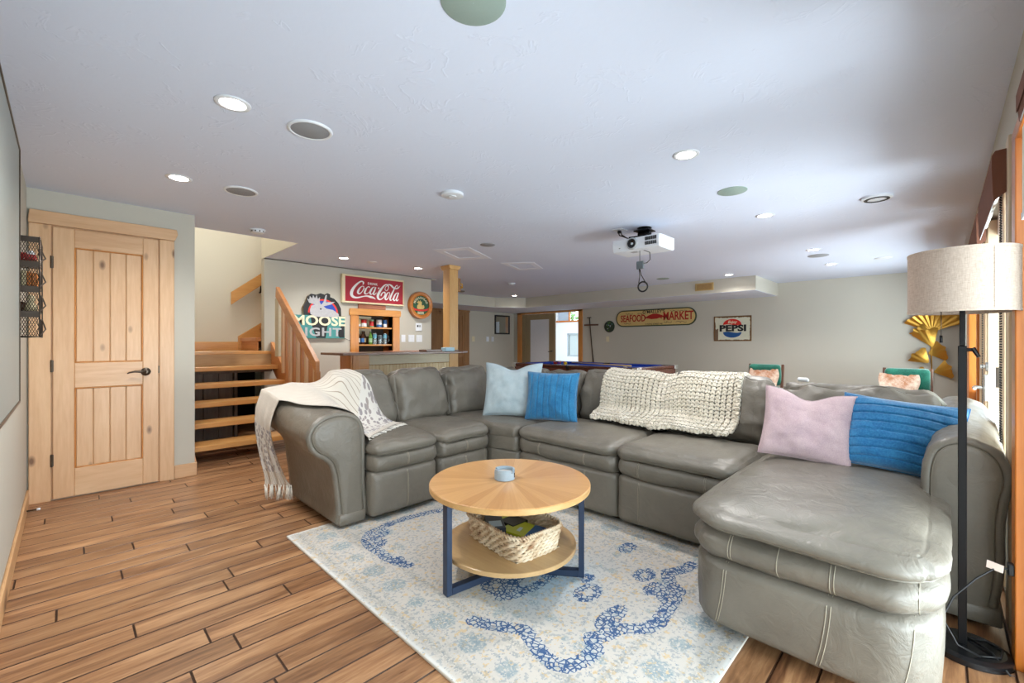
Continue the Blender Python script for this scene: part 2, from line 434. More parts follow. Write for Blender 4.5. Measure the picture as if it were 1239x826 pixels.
def add_rnd(ob, vals):
    ob.data.materials.append(M_PEDGE)
    for p in ob.data.polygons:
        if .1 < abs(p.normal.z) < .95: p.material_index = 1
    a = ob.data.attributes.new('rnd', 'FLOAT', 'POINT'); a.data.foreach_set('value', vals)
for p in planks[:296]:
    g = G(); plank_geo(g, p); o = g.obj('plank', M_PLANK, floor); add_rnd(o, [rr.random()]*12)
g = G(); vals = []
for p in planks[296:]: plank_geo(g, p); vals += [rr.random()]*12
o = g.obj('plank', M_PLANK, floor); add_rnd(o, vals); o['kind'] = 'stuff'

def wall(name, *a, mat=None):
    g = G()
    for b_ in a: g.box(*b_)
    return struct(g.obj(name, mat or M_WALL))
# ceiling with the stairwell opening x .8-1.84, y 5.2-7.35 (and the upper flight behind the bar wall)
wall('ceiling', (-.35, XB+.1, -.36, 5.2, H, H+.3), (-.35, .79, 5.2, YF+.1, H, H+.3), (1.845, XB+.1, 5.2, 6.5, H, H+.3), (4.55, XB+.1, 6.5, YF+.1, H, H+.3), (.8, 4.55, 7.40, YF+.1, H, H+.3), mat=M_CEIL)
wall('wall_left', (XL-.12, XL, -.36, 4.73, 0, H))
wall('wall_entry', (XL-.1, .80, 4.73, 4.85, 0, H))
wall('wall_stair_left', (.68, .80, 4.85, 7.47, 0, 4.6), mat=M_WHITE)
wall('wall_stair_back', (.8, 4.5, 7.35, 7.47, 0, 4.6), mat=M_WHITE)
wall('wall_stair_upper', (.8, 4.6, 5.1, 5.2, H+.3, 4.6), (1.84, 1.96, 5.2, 6.41, H+.001, 4.6), (1.84, 4.6, 6.41, 6.53, H-.01, 4.6), (4.5, 4.6, 6.53, 7.35, H-.01, 4.6), (.7, 4.6, 5.1, 7.47, 4.6, 4.7), mat=M_WHITE)
# bar wall y 6.41 with the niche hole
NX0, NX1, NZ0, NZ1 = 3.15, 3.735, .60, 1.60
wall('wall_bar', (1.84, NX0, 6.41, 6.53, 0, H), (NX1, 4.5, 6.41, 6.53, 0, H), (NX0, NX1, 6.41, 6.53, 0, NZ0), (NX0, NX1, 6.41, 6.53, NZ1, H))
wall('wall_far_side', (4.38, 4.5, 6.53, YF, 0, H))
DY0, DY1 = 6.80, 8.84    # far door opening
wall('wall_far', (4.4, 6.55, YF, YF+.12, 0, H), (7.52, XB+.1, YF, YF+.12, 0, H), (6.55, 7.52, YF, YF+.12, 2.08, H))
wall('wall_back', (XB, XB+.12, YR-.15, DY0, 0, H), (XB, XB+.12, DY1, YF, 0, H), (XB, XB+.12, DY0, DY1, 2.04, H))
# window wall openings along y = YR
OPN = [(.15, 2.38, .02, 1.93), (2.80, 4.45, .02, 1.97), (5.00, 5.50, .75, 1.93), (5.95, 8.6, .75, 1.93)]
bl = []; x = -.35
for a, b_, z0, z1 in OPN:
    bl.append((x, a, YR-.15, YR, 0, H)); bl.append((a, b_, YR-.15, YR, z1, H)); bl.append((a, b_, YR-.15, YR, -.02, z0)); x = b_
bl.append((x, XB, YR-.15, YR, 0, H))
wall('wall_right', *bl)
# dropped soffit round two sides
sof = struct(G().prism([(4.5, 7.92), (7.46, 7.92), (8.05, 7.42), (8.05, 2.215), (XB, 2.215), (XB, YF), (4.5, YF)], 2.06, H, 'xy').obj('soffit', M_WALL))
# soffit underside is painted like the ceiling
struct(G().prism([(4.5, 7.925), (7.455, 7.925), (8.055, 7.415), (8.055, 2.22), (XB, 2.22), (XB, YF), (4.5, YF)], 2.056, 2.0605, 'xy').obj('soffit_underside', M_CEIL))
# porch room beyond the far door
g = G(); g.box(XB+.12, 12.9, 5.6, 5.7, 0, 2.9); g.box(XB+.12, 12.9, 10.4, 10.5, 0, 2.9)
g.box(12.8, 12.9, 5.7, 8.6, 0, 2.9); g.box(12.8, 12.9, 10.2, 10.4, 0, 2.9); g.box(12.8, 12.9, 8.6, 10.2, 0, .69); g.box(12.8, 12.9, 8.6, 10.2, 2.5, 2.9); g.box(12.8, 12.9, 8.6, 10.2, 1.53, 1.97); g.box(12.8, 12.9, 9.74, 10.2, .69, 1.53)
struct(g.obj('wall_porch', plain('porch_white', (240, 241, 244), .7)))
wall('ceiling_porch', (XB+.12, 12.9, 5.6, 10.5, 2.9, 3.0), mat=M_WHPL)
wall('floor_porch', (XB+.12, 12.9, 5.6, 10.5, -.1, 0), mat=plain('porch_floor', (170, 170, 168), .6))
w = struct(G().cbox(12.74, 12.8, 8.5, 10.25, 1.93, 1.99, .004).obj('window_5', M_AMBERX))
for a, b_, z0, z1 in ((9.60, 9.66, 1.99, 2.5), (8.5, 8.6, 1.99, 2.5), (8.5, 10.25, 2.5, 2.58)): G().cbox(12.75, 12.8, a, b_, z0, z1, .004).obj('window_frame', M_AMBER, w)
G().box(12.86, 12.87, 9.66, 10.2, 1.97, 2.5).obj('blind', plain('grey_blue_blind', (176, 188, 200), .7), w)
w = struct(G().box(12.85, 12.86, 8.6, 9.74, .69, 1.53).obj('window_6', plain('painted_reflection', (206, 216, 212), .6)))  # opaque pane with its pale green-white reflection put into the colour
for a, b_, z0, z1 in ((9.68, 9.74, .69, 1.53), (8.6, 9.74, 1.47, 1.53), (8.6, 9.74, .69, .75), (9.2, 9.25, .69, 1.53)): G().cbox(12.78, 12.86, a, b_, z0, z1, .004).obj('window_frame', plain('pale_frame', (188, 198, 200), .6), w)
# outdoors
M_GROUND = plain('neutral_bounce_ground', (168, 170, 172), .9, 0, .3, 60, .1)  # ground made neutral grey so light bounced indoors carries no green
struct(G().box(-6, 22, -14, -.36, -.12, -.08).obj('ground', M_GROUND))
def foliage(cx, cy, cz, r, n, seed):
    g = G(); q = random.Random(seed)
    for i in range(n):
        d = Vector((q.gauss(0, 1), q.gauss(0, 1), q.gauss(0, 1))).normalized()*r*(.55+.45*q.random()); d.z *= 1.25
        c = Vector((cx, cy, cz))+d; a = Vector((q.gauss(0, 1), q.gauss(0, 1), q.gauss(0, 1))).normalized(); b_ = a.orthogonal().normalized()
        s = .09+.07*q.random(); g.add([c-a*s, c+b_*s*.5, c+a*s, c-b_*s*.5], [(0, 1, 2, 3)])
    return g
M_LEAF = plain('tree_leaves', (96, 140, 74), .7, 0, 0, 20, .4)
for i, (tx, ty) in enumerate(((7.0, -3.4), (10.5, -4.2), (15.5, 11.5))):
    tr = thing('garden_tree', (tx, ty, -.1), ['leafy garden tree outside the French door', 'leafy garden tree beyond the far end of the window wall', 'leafy tree seen through the small porch window'][i], 'tree')
    f = foliage(tx, ty, 2.2, 1.3, 1400, i).obj('foliage', M_LEAF, tr, fix=False); f['kind'] = 'stuff'
    G().tube([(tx, ty, -.1), (tx+.05, ty, 1.2), (tx, ty+.05, 2.4)], [.12, .09, .04], 8).obj('trunk', M_DARKP, tr, True)

# ---- stair hall board wall below the landing is part of the staircase (below)
# baseboards
def base(name, x0, x1, y0, y1, mat, h=.11): return struct(G().cbox(x0, x1, y0, y1, 0, h, .004).obj(name, mat))
base('baseboard_left', XL, XL+.014, .4, 4.71, M_PINEY)
base('baseboard_entry', .655, .815, 4.716, 4.73, M_PINEH, .115)
base('baseboard_entry_return', .80, .815, 4.73, 4.98, M_PINEY, .115)
base('baseboard_back', XB-.014, XB, YR, 6.6, M_PINEY)
base('baseboard_bar', 1.97, 4.5, 6.396, 6.41, M_PINEH)

# ---- door 1 (knotty pine, left)
YD = 4.73
d = struct(G().box(-.078, .552, YD-.008, YD, 0.005, 2.045).obj('door_1', M_PINEV))
def fr(name, *a, mat=M_PINEV, c=.004):
    return G().cbox(*a, c).obj(name, mat, d)
fr('casing', -.19, -.078, YD-.03, YD, 0, 2.045); fr('casing', .552, .652, YD-.03, YD, 0, 2.045)
G().prism([(-.192, 2.045), (-.192, 2.075), (-.185, 2.14), (.668, 2.14), (.675, 2.10), (.655, 2.045)], YD-.045, YD, 'xz').obj('head_casing', M_PINEH, d, bevel=.004)
yf, yb = YD-.028, YD-.008    # slab front
X0, X1 = -.07, .545
fr('stile', X0, X0+.115, yf, yb, .01, 2.035); fr('stile', X1-.10, X1, yf, yb, .01, 2.035)
a0, a1 = X0+.115, X1-.10
for z0, z1 in ((.01, .22), (.83, 1.02), (1.895, 2.035)): fr('rail', a0, a1, yf, yb, z0, z1, mat=M_PINEH)
for z0, z1 in ((.22, .83), (1.02, 1.895)):
    n = 4; w_ = (a1-a0-.016)/n
    for i in range(n):
        G().cbox(a0+.008+i*w_+.0008, a0+.008+(i+1)*w_-.0008, yf+.008, yb, z0+.006, z1-.006, .005).obj('panel_board', M_PINEV, d)
    g = G()
    for q in ((a0, a0+.008, z0, z1), (a1-.008, a1, z0, z1), (a0, a1, z0, z0+.008), (a0, a1, z1-.008, z1)): g.cbox(q[0], q[1], yf+.002, yb, q[2], q[3], .003)
    g.obj('panel_moulding', M_HONZ, d)
for z in (.30, 1.0, 1.77):
    g = G(); g.cyl((X0-.004, yf-.006, z-.045), (X0-.004, yf-.006, z+.045), .008, 10); g.box(X0-.010, X0+.006, yf-.002, yf, z-.042, z+.042); g.obj('hinge', M_BRONZE, d, True, angle=.6)
g = G(); g.lathe([(.033, 0), (.033, .006), (.026, .012), (.012, .016), (.012, .045)], 24, T(.462, yf, .935) @ RX(PI/2)); h_ = g.obj('handle_rose', M_BRONZE, d, True, angle=.6)
G().tube([(.462, yf-.042, .935), (.43, yf-.046, .937), (.39, yf-.046, .940), (.355, yf-.044, .932), (.345, yf-.042, .925)], [.011, .010, .008, .006, .004], 10).obj('handle_lever', M_BRONZE, h_, True)
G().cbox(.5445, .5525, yf-.001, yf+.01, .92, .98, .001).obj('strike_plate', M_BRONZE, d)

# ---- door 2 (closet doors, far wall)
d2 = struct(G().box(6.55, 7.52, YF-.005, YF+.05, 0, 2.08).obj('door_2', M_DKPINE))
for a in ((6.44, 6.56), (7.51, 7.67)): G().cbox(a[0], a[1], YF-.03, YF, 0, 2.06, .004).obj('casing', M_DKPINE, d2)
G().cbox(6.42, 7.69, YF-.035, YF, 2.0, 2.055, .004).obj('head_casing', M_DKPINE, d2)
for x0, x1 in ((6.56, 7.03), (7.04, 7.51)):
    for a in ((x0, x0+.07), (x1-.07, x1)): G().cbox(a[0], a[1], YF-.025, YF-.005, .02, 2.0, .004).obj('stile', M_DKPINE, d2)
    for z0, z1 in ((.02, .2), (.8, .92), (1.9, 2.0)): G().cbox(x0+.07, x1-.07, YF-.025, YF-.005, z0, z1, .004).obj('rail', M_DKPINE, d2)
    for z0, z1 in ((.2, .8), (.92, 1.9)):
        for i in range(3):
            w_ = (x1-x0-.14)/3; G().cbox(x0+.07+i*w_, x0+.07+(i+1)*w_, YF-.016, YF-.005, z0, z1, .006).obj('panel_board', M_DKPINE, d2)
g = G().sphere((6.99, YF-.05, 1.0), .025); g.obj('knob', M_BLACK, d2, True)

# ---- door 3 (glazed leaf and open doorway, wall_back)
M_GLASS, nt, b = new_mat('window_glass')
tb = N(nt, 'ShaderNodeBsdfTransparent'); gl = N(nt, 'ShaderNodeBsdfGlossy'); gl.inputs['Roughness'].default_value = .02
ms = N(nt, 'ShaderNodeMixShader'); ms.inputs[0].default_value = .08; L(nt, tb.outputs[0], ms.inputs[1]); L(nt, gl.outputs[0], ms.inputs[2])
L(nt, ms.outputs[0], nt.nodes['Material Output'].inputs[0]); tb.inputs[0].default_value = (.97, .99, .98, 1)
M_FROST = plain('translucent_blind', (228, 230, 236), .6)
M_TAN = wood('tan_painted_door', (146, 126, 92), (164, 144, 108), 'z', 1, .45)
M_TANL = plain('tan_vinyl', (214, 190, 158), .4)
d3 = struct(G().cbox(XB-.03, XB, DY1-.01, DY1+.16, 0, 2.05, .004).obj('door_3', M_HONZ))
G().cbox(XB-.03, XB+.12, DY0-.13, DY0, 0, 2.05, .004).obj('casing', M_HONZ, d3)
G().cbox(XB-.03, XB, DY0-.13, DY1+.16, 2.0, 2.05, .004).obj('head_casing', M_HONX, d3)
L0, L1 = 7.60, 8.72     # leaf
for a in ((L0, L0+.22), (L1-.20, L1)): G().cbox(XB+.01, XB+.05, a[0], a[1], .02, 2.0, .004).obj('stile', M_TAN, d3)
for z in ((.02, .25), (1.84, 2.0)): G().cbox(XB+.01, XB+.05, L0+.22, L1-.20, z[0], z[1], .004).obj('rail', M_TAN, d3)
G().box(XB+.02, XB+.03, L0+.22, L1-.20, .25, 1.84).obj('pane', M_FROST, d3)
G().cbox(XB+.0, XB+.02, L1, DY1, 0, 2.0, .002).obj('jamb', M_TAN, d3)
g = G(); g.cyl((XB+.01, L0+.09, .95), (XB-.05, L0+.09, .95), .012); g.tube([(XB-.05, L0+.09, .95), (XB-.055, L0+.20, .93)], [.012, .008], 8); g.obj('handle_lever', M_BLACK, d3, True)

# ---- window wall: near glazed door (its far jamb shows), French door, valances, windows
def leafs(name, x0, x1, z0, z1, label=None):
    w = struct(G().box(x0, x1, YR-.10, YR-.095, z0, z1).obj(name, M_GLASS)); return w
w1 = leafs('door_4', .15, 2.38, .02, 1.93)
G().cbox(2.38, 2.49, YR-.15, -.186, 0, 1.915, .003).obj('casing', M_AMBER, w1)
G().cbox(.05, 2.49, YR, -.186, 1.90, 1.95, .003).obj('head_casing', M_AMBERX, w1)
G().cbox(.04, .15, YR-.15, -.186, 0, 1.915, .003).obj('casing', M_HONZ, w1)
for x in (.17, 1.22, 2.28): G().cbox(x, x+.09, YR-.12, YR-.06, .02, 1.93, .003).obj('stile', M_TANL, w1)
w2 = leafs('door_5', 2.80, 4.45, .02, 1.97)
G().cbox(2.69, 2.80, YR, -.192, 0, 2.02, .003).obj('casing', M_TANL, w2)
G().cbox(4.45, 4.56, YR, -.190, 0, 2.02, .003).obj('casing', M_TANL, w2)
for x in (2.80, 3.10, 3.24, 4.12, 4.36): G().cbox(x, x+.10, YR-.10, YR+.004 if x != 2.8 else YR-.04, .02, 1.95, .004).obj('stile', M_TANL, w2)
for z in (.02, 1.85): G().cbox(2.9, 4.36, YR-.09, YR-.04, z, z+.12, .004).obj('rail', M_WHPL, w2)
for z in (.45, 1.0, 1.6):
    g = G(); g.cyl((3.23, YR+.012, z-.05), (3.23, YR+.012, z+.05), .009, 10); g.box(3.2, 3.26, YR+.003, YR+.007, z-.05, z+.05); g.obj('hinge', M_STEEL, w2, True, angle=.6)
g = G(); g.cbox(4.10, 4.15, YR+.0, YR+.02, .80, .97, .004); g.cyl((4.125, YR+.015, .885), (4.125, YR+.065, .885), .011); g.tube([(4.125, YR+.062, .885), (4.06, YR+.066, .885), (4.0, YR+.064, .883)], .009, 10); g.obj('handle_lever', M_STEEL, w2, True, angle=.6)
g = G(); g.lathe([(.03, 0), (.028, .012), (.012, .014), (.012, .035)], 20, T(4.125, YR, 1.02) @ RX(-PI/2)); g.obj('deadbolt', M_STEEL, w2, True, angle=.6)
w3 = leafs('window_1', 5.0, 5.5, .75, 1.93)
G().cbox(4.9, 5.0, YR, -.19, .70, 2.0, .003).obj('casing', M_AMBER, w3)
G().cbox(5.50, 5.95, YR, -.165, 0, 2.0, .003).obj('casing', M_AMBER, w3)
w4 = leafs('window_2', 5.95, 8.6, .75, 1.93)
for x in (5.96, 7.2, 8.5): G().cbox(x, x+.09, YR-.12, YR-.05, .75, 1.93, .003).obj('stile', M_WHPL, w4)
G().cbox(5.95, 8.6, YR-.1, -.17, .72, .75, .003).obj('window_sill', M_HONX, w4)
G().cbox(8.6, 8.72, YR, -.175, .7, 2.0, .003).obj('casing', M_AMBER, w4)
# valances (brown suede-like roller blind boxes) with roller tube and bead chain
M_SUEDE = plain('brown_suede', (122, 78, 60), .9, 0, .3, 120, .15)
M_BLIND = plain('pale_roller_blind', (232, 232, 226), .7)
VL = [(.85, 1.90, 1.80, 1.895, 'nearest the camera, at the frame edge'), (2.755, 3.75, 1.775, 1.985, 'over the near half of the French door'), (3.95, 5.2, 1.77, 1.985, 'over the far half of the French door'), (5.95, 7.1, 1.77, 1.985, 'above the lamp shade over the far window'), (7.3, 8.55, 1.77, 1.985, 'farthest down the window wall')]
for i, (x0, x1, z0, z1, wh) in enumerate(VL):
    yw = -.186 if i == 0 else -.192
    t = thing('window_valance', (x0, YR, z0), 'brown suede window valance '+wh, 'valance', 'brown valances along the window wall')
    prof = [(yw, z1), (-.160, z1-.002), (-.150, z1-.02), (-.150, z1-.07), (-.153, z0+.03), (-.156, z0), (-.160, z0), (-.160, z1-.012), (yw, z1-.008)]
    G().prism(prof, x0, x1, 'yz').obj('cover', M_SUEDE, t, True, angle=.5)
    G().prism([(yw, z1-.01), (-.160, z1-.01), (-.160, z0+.002), (yw, z0+.03)], x0, x0+.008, 'yz').obj('end_panel', M_SUEDE, t)
    G().cyl((x0+.012, -.176, z0+.07), (x1-.01, -.176, z0+.07), .012, 14).obj('roller', M_BLIND, t, True)
    G().cbox(x0+.02, x1-.02, -.1585, -.1565, z0-.006, z0+.004, .0005).obj('hem_bar', M_WHPL, t)
    g = G(); xc = x0+.05
    for s in (0, .035):
        q = .72 if i else 1.0
        for k in range(int((z0-q)/.011)+4): g.sphere((xc+s, -.180, z0+.05-k*.011), .0036, 5, 4)
    o = g.obj('bead_chain', M_BLKPL, t, True); o['kind'] = 'stuff'
# roller blind partly down in the near glazed door
t = thing('roller_blind', (.9, -.17, 1.45), 'pale roller blind at the right edge, lowered part way', 'blind')
G().cbox(.90, 1.96, -.1695, -.167, 1.55, 1.80, .0005).obj('fabric', M_BLIND, t)
G().cbox(.90, 1.96, -.1715, -.165, 1.53, 1.55, .001).obj('bottom_bar', M_WHPL, t)

# ---- ceiling patches (filler frames)
def patch(name, P, w, cross=False):
    g = G(); c = sum((Vector(p) for p in P), Vector((0, 0)))/4
    Q = [Vector(p)+(c-Vector(p)).normalized()*w*1.3 for p in P]
    for i in range(4):
        j = (i+1) % 4; g.prism([tuple(P[i]), tuple(P[j]), tuple(Q[j]), tuple(Q[i])], H-.003, H+.001, 'xy')
    return struct(g.obj(name, M_PATCH))
patch('trim_1', [(3.104, 4.39), (3.33, 3.976), (3.97, 4.287), (3.725, 4.711)], .12)
patch('trim_2', [(4.295, 4.438), (4.574, 4.064), (5.078, 4.327), (4.923, 4.7)], .10)

# ---- downlights
M_LAMP = emis('downlight_glow', (255, 244, 228), 26)
DL = [(.551, 2.387), (.541, 3.723), (2.605, 1.096), (4.334, 1.119), (6.335, 1.113), (7.675, 1.135), (7.652, 2.506), (2.584, 5.667), (3.729, 5.648), (7.473, 7.256)]
DN = ['nearest to the knotty pine door, beside a speaker', 'nearest the pine door head', 'above the chaise', 'beyond the small round vent', 'third along the window side', 'beside the far speaker on the window side', 'close to the soffit face', 'above the moose sign', 'above the round barrel sign', 'in front of the angled soffit corner']
DN[0] = 'in front of the screen, largest in view, beside a speaker'
proto = None
for i, (x, y) in enumerate(DL):
    if proto is None:
        r = thing('downlight', (0, 0, 0), '', 'ceiling light', 'recessed ceiling downlights')
        G().lathe([(.052, -.002), (.056, -.006), (.074, -.004), (.076, 0), (.052, .001)], 32, cap=False).obj('trim_ring', M_WHPL, r, True, local=True)
        G().lathe([(.0005, -.003), (.053, -.003), (.053, -.0005), (.0005, -.0005)], 32, cap=False).obj('lens', M_LAMP, r, local=True)
        proto = r
    else: r = dup(proto)
    r.location = (x, y, H); r['label'] = 'round recessed ceiling downlight '+DN[i]
    if i: continue
    l = bpy.data.lights.new('downlight_beam', 'SPOT'); l.energy = 46; l.spot_size = 2.6; l.spot_blend = .9; l.shadow_soft_size = .055; l.color = (1, .97, .93)
    lo = bpy.data.objects.new('downlight_beam', l); COL.objects.link(lo); lo.location = (0, 0, -.02); lo.parent = r

# ---- ceiling speakers, detectors, vents
def disc(name, x, y, r, label, cat, mat, rim=None, th=.006):
    t = thing(name, (x, y, H), label, cat)
    if rim: G().lathe([(r-.012, -.001), (r-.010, -th-.003), (r, -th-.003), (r+.006, -.002), (r+.006, .0)], 40, T(x, y, H), cap=False).obj('rim', rim, t, True)
    G().lathe([(.001, -th), (r-.01, -th), (r-.004, -th+.003), (r-.004, .0)], 40, T(x, y, H), cap=False).obj('grille', mat, t, True, angle=.5)
    return t
disc('ceiling_speaker', .907, 2.389, .105, 'round grey ceiling speaker with white rim, largest of the two on the left', 'speaker', M_GREY, M_WHPL)
disc('ceiling_speaker', .911, 3.718, .105, 'round grey ceiling speaker with white rim, farther one on the left', 'speaker', M_GREY, M_WHPL)
disc('ceiling_speaker', .945, 1.107, .112, 'pale green round speaker cut off by the top edge', 'speaker', M_GREENISH)
disc('ceiling_speaker', 3.469, 1.113, .105, 'pale green round speaker on the ceiling right of the projector', 'speaker', M_GREENISH)
disc('ceiling_speaker', 3.394, 3.726, .09, 'small grey round speaker between the two filler patches', 'speaker', M_GREY)
disc('ceiling_speaker', 6.80, 1.141, .12, 'far grey round speaker between two downlights on the right', 'speaker', M_GREY)
disc('ceiling_speaker', 7.331, 3.494, .11, 'pale green round speaker just behind the hanging projector cable', 'speaker', M_GREENISH)
disc('ceiling_cover_plate', 7.6, .56, .10, 'faint round cover plate above the lamp shade', 'cover plate', M_WHPL)
disc('ceiling_cover_plate', 2.99, 5.676, .07, 'small white round cover plate above the red sign', 'cover plate', M_WHPL)
t = disc('air_valve', 4.389, .36, .10, 'white round air valve with a dark slot near the window wall', 'vent', M_WHPL, None, .02)
G().lathe([(.058, -.024), (.078, -.024), (.078, -.0195), (.058, -.0195)], 32, T(4.389, .36, H), cap=False).obj('slot', M_BLKPL, t)
t = disc('air_valve', 2.046, 2.639, .085, 'white round air valve in the middle of the ceiling', 'vent', M_WHPL, None, .022)
G().lathe([(.03, -.023), (.03, -.028), (.001, -.028)], 24, T(2.046, 2.639, H), cap=False).obj('knob', M_WHPL, t)
def smoke(x, y, label):
    t = thing('smoke_detector', (x, y, H), label, 'smoke detector')
    G().lathe([(.001, -.036), (.045, -.036), (.058, -.028), (.062, -.010), (.07, -.008), (.07, 0)], 32, T(x, y, H), cap=False).obj('body', M_WHPL, t, True, angle=.6)
    g = G()
    for k in range(10):
        a = 2*PI*k/10; g.box(-.006, .006, -.001, .003, -.026, -.014, T(x, y, H) @ RZ(a) @ T(0, .0585, 0))
    o = g.obj('slots', M_BLKPL, t); o['kind'] = 'stuff'
smoke(1.342, 4.873, 'white smoke detector at the edge of the stairwell opening'); smoke(5.888, 5.794, 'white smoke detector near the timber post top')
# soffit grille
t = thing('air_grille', (8.05, 3.05, 2.18), 'tan slotted air grille in the soffit face', 'vent')
g = G(); g.cbox(8.036, 8.05, 2.89, 3.215, 2.115, 2.25, .003); g.obj('frame', plain('tan_metal', (190, 160, 104), .5), t)
for k in range(6): G().box(8.034, 8.037, 2.92, 3.185, 2.137+k*.016, 2.145+k*.016).obj('slat', M_DKPINE, t)
# ================================================================== SECTIONAL SOFA
sofa = thing('sectional_sofa', (2.4, 1.8, 0), 'large taupe leather L-shaped sectional sofa with chaise and rolled arms', 'sofa')
SV, SF = [], []
def spart(g, name, mat=None, smooth=True, collide=True, label=None, par=None):
    if collide:
        me = bpy.data.meshes.new('t'); me.from_pydata(g.v, [], g.f); bm = bmesh.new(); bm.from_mesh(me); bmesh.ops.recalc_face_normals(bm, faces=bm.faces); bm.to_mesh(me); bm.free()
        g.f = [tuple(p.vertices) for p in me.polygons]; bpy.data.meshes.remove(me)
    if collide:
        o = len(SV); SV.extend(g.v); SF.extend([tuple(i+o for i in f) for f in g.f])
    ob = g.obj(name, mat or M_LEATH, par or sofa, smooth)
    if label: ob['label'] = label
    return ob
def stitch_line(g_src, name, par, pts, dirv, off=.002, r=.0013, double=.0, axis=(0, 1, 0), mat=None):
    """thread laid on the leather: cast each point onto the upholstery along dirv"""
    bv = BVHTree.FromPolygons(g_src.v, g_src.f); out = []
    d = Vector(dirv).normalized()
    for p in pts:
        h = bv.ray_cast(Vector(p)-d*.5, d, 1.2)
        if h[0] is not None: out.append(h[0]-d*off)
    if len(out) < 2: return
    g = G()
    for s in ((-double/2, double/2) if double else (0,)):
        g.tube([q+Vector(axis)*s for q in out], r, 5)
    return g.obj(name, mat or M_SEAM, par, True)
# ---- left run (faces -y) and right run (faces -x)
def seat_unit(w0, w1, run, seed):
    """run 'L': w along x, front y=2.60; run 'R': w along y, front x=2.455"""
    if run == 'L': B = lambda a0, a1, f0, f1, z0, z1, r, **k: softbox(a0, a1, f0, f1, z0, z1, r, **k); fr_ = 2.60; dv = (0, 1, 0); ax = (1, 0, 0)
    else: B = lambda a0, a1, f0, f1, z0, z1, r, **k: softbox(f0, f1, a0, a1, z0, z1, (r[1], r[0], r[2]), **{**k, 'crown': (k.get('crown', (0, 0, 0))[1], k.get('crown', (0, 0, 0))[0], k.get('crown', (0, 0, 0))[2])}); fr_ = 2.455; dv = (1, 0, 0); ax = (0, 1, 0)
    p = B(w0+.002, w1-.002, fr_+.015, fr_+.30, .035, .335, (.03, .045, .04), crown=(0, .02, 0), n=12, wr=.004, seed=seed)
    po = spart(p, 'base_panel')
    q = B(w0+.001, w1-.001, fr_, fr_+.34, .315, .46, (.045, .075, .072), crown=(0, .012, 0), n=20, wr=.010, seed=seed+1, pleat=.004)
    ro = spart(q, 'front_roll')
    c = B(w0-.004, w1+.004, fr_-.015, fr_+.66, .425, .525, (.08, .09, .05), crown=(0, .008, .02), n=26, wr=.012, seed=seed+2, pleat=.004)
    co = spart(c, 'seat_cushion')
    m = (w0+w1)/2
    for off in ((0,) if w1-w0 < .6 else (-.2, .2)):
        pt = lambda z: ((m+off, fr_, z) if run == 'L' else (fr_, m+off, z))
        stitch_line(p, 'stitching', po, [pt(z) for z in np.linspace(.06, .31, 8)], dv, double=.008, axis=ax)
        stitch_line(q, 'stitching', ro, [pt(z) for z in np.linspace(.335, .435, 7)], dv, double=.008, axis=ax)
    # welt along the front of the cushion
    e = [((x, fr_, .452) if run == 'L' else (fr_, x, .452)) for x in np.linspace(w0+.03, w1-.03, 12)]
    stitch_line(c, 'welt', co, e, dv, off=.0005, r=.003, mat=M_PIPE)
seat_unit(1.372, 1.895, 'L', 1); seat_unit(1.90, 2.40, 'L', 11)
seat_unit(1.495, 2.36, 'R', 21); seat_unit(.765, 1.49, 'R', 31)
# corner wedge
def wedge(inset, z0, z1, r, n, wr, seed, cz=0):
    g = soft(1, 1, (z1-z0)/2, (r*2.2, r, r), crown=(0, 0, cz), n=n, wr=0, seed=seed)
    A, B_, C_, D_ = Vector((2.405, 2.585-inset)), Vector((2.445-inset, 2.362)), Vector((3.25, 2.362)), Vector((2.405, 3.25))
    out = []
    for x, y, z in g.v:
        u, v_ = (x+1)/2, (y+1)/2
        a = A.lerp(B_, u); d = D_.lerp(Vector((3.25, 3.25)), min(1, u*2)) if u < .5 else Vector((3.25, 3.25)).lerp(C_, (u-.5)*2)
        q = a.lerp(d, v_); k = wr*noise.noise(Vector((q.x*6+seed, q.y*6, z*6)))
        out.append((q.x+k, q.y+k, z+(z0+z1)/2+k))
    g.v = out; return g
spart(wedge(-.02, .04, .335, .05, 8, .003, 41), 'base_panel', label='narrow curved base panel in the sofa corner')
spart(wedge(0, .315, .46, .06, 10, .006, 42), 'front_roll')
spart(wedge(.015, .425, .525, .06, 14, .008, 43, .015), 'seat_cushion', label='small wedge-shaped corner seat cushion')
# ---- chaise
cb = softbox(1.80, 3.2, .005, .75, .035, .335, (.16, .13, .05), crown=(.025, .015, 0), n=20, wr=.006, seed=51)
cbo = spart(cb, 'base_panel', label='deep rounded chaise base panel')
cr = softbox(1.785, 3.15, -.005, .755, .30, .455, (.16, .13, .075), crown=(.018, .012, 0), n=30, wr=.012, seed=52, pleat=.006)
cro = spart(cr, 'front_roll', label='puffed chaise side roll')
cc = softbox(1.745, 3.15, -.015, .765, .425, .53, (.20, .17, .052), crown=(.015, .01, .022), n=40, wr=.012, seed=53, pleat=.005)
cco = spart(cc, 'seat_cushion', label='long chaise cushion with rounded front corners')
for y, d in ((.60, .009), (.27, .012), (.06, 0)):
    stitch_line(cb, 'stitching', cbo, [(1.8, y+.05*((.32-z)/.3)**2, z) for z in np.linspace(.055, .315, 10)], (1, 0, 0), double=d)
for y, d in ((.58, .009), (.42, 0), (.26, .012), (.05, 0)):
    stitch_line(cr, 'stitching', cro, [(1.8, y, z) for z in np.linspace(.32, .44, 8)], (1, 0, 0), double=d)
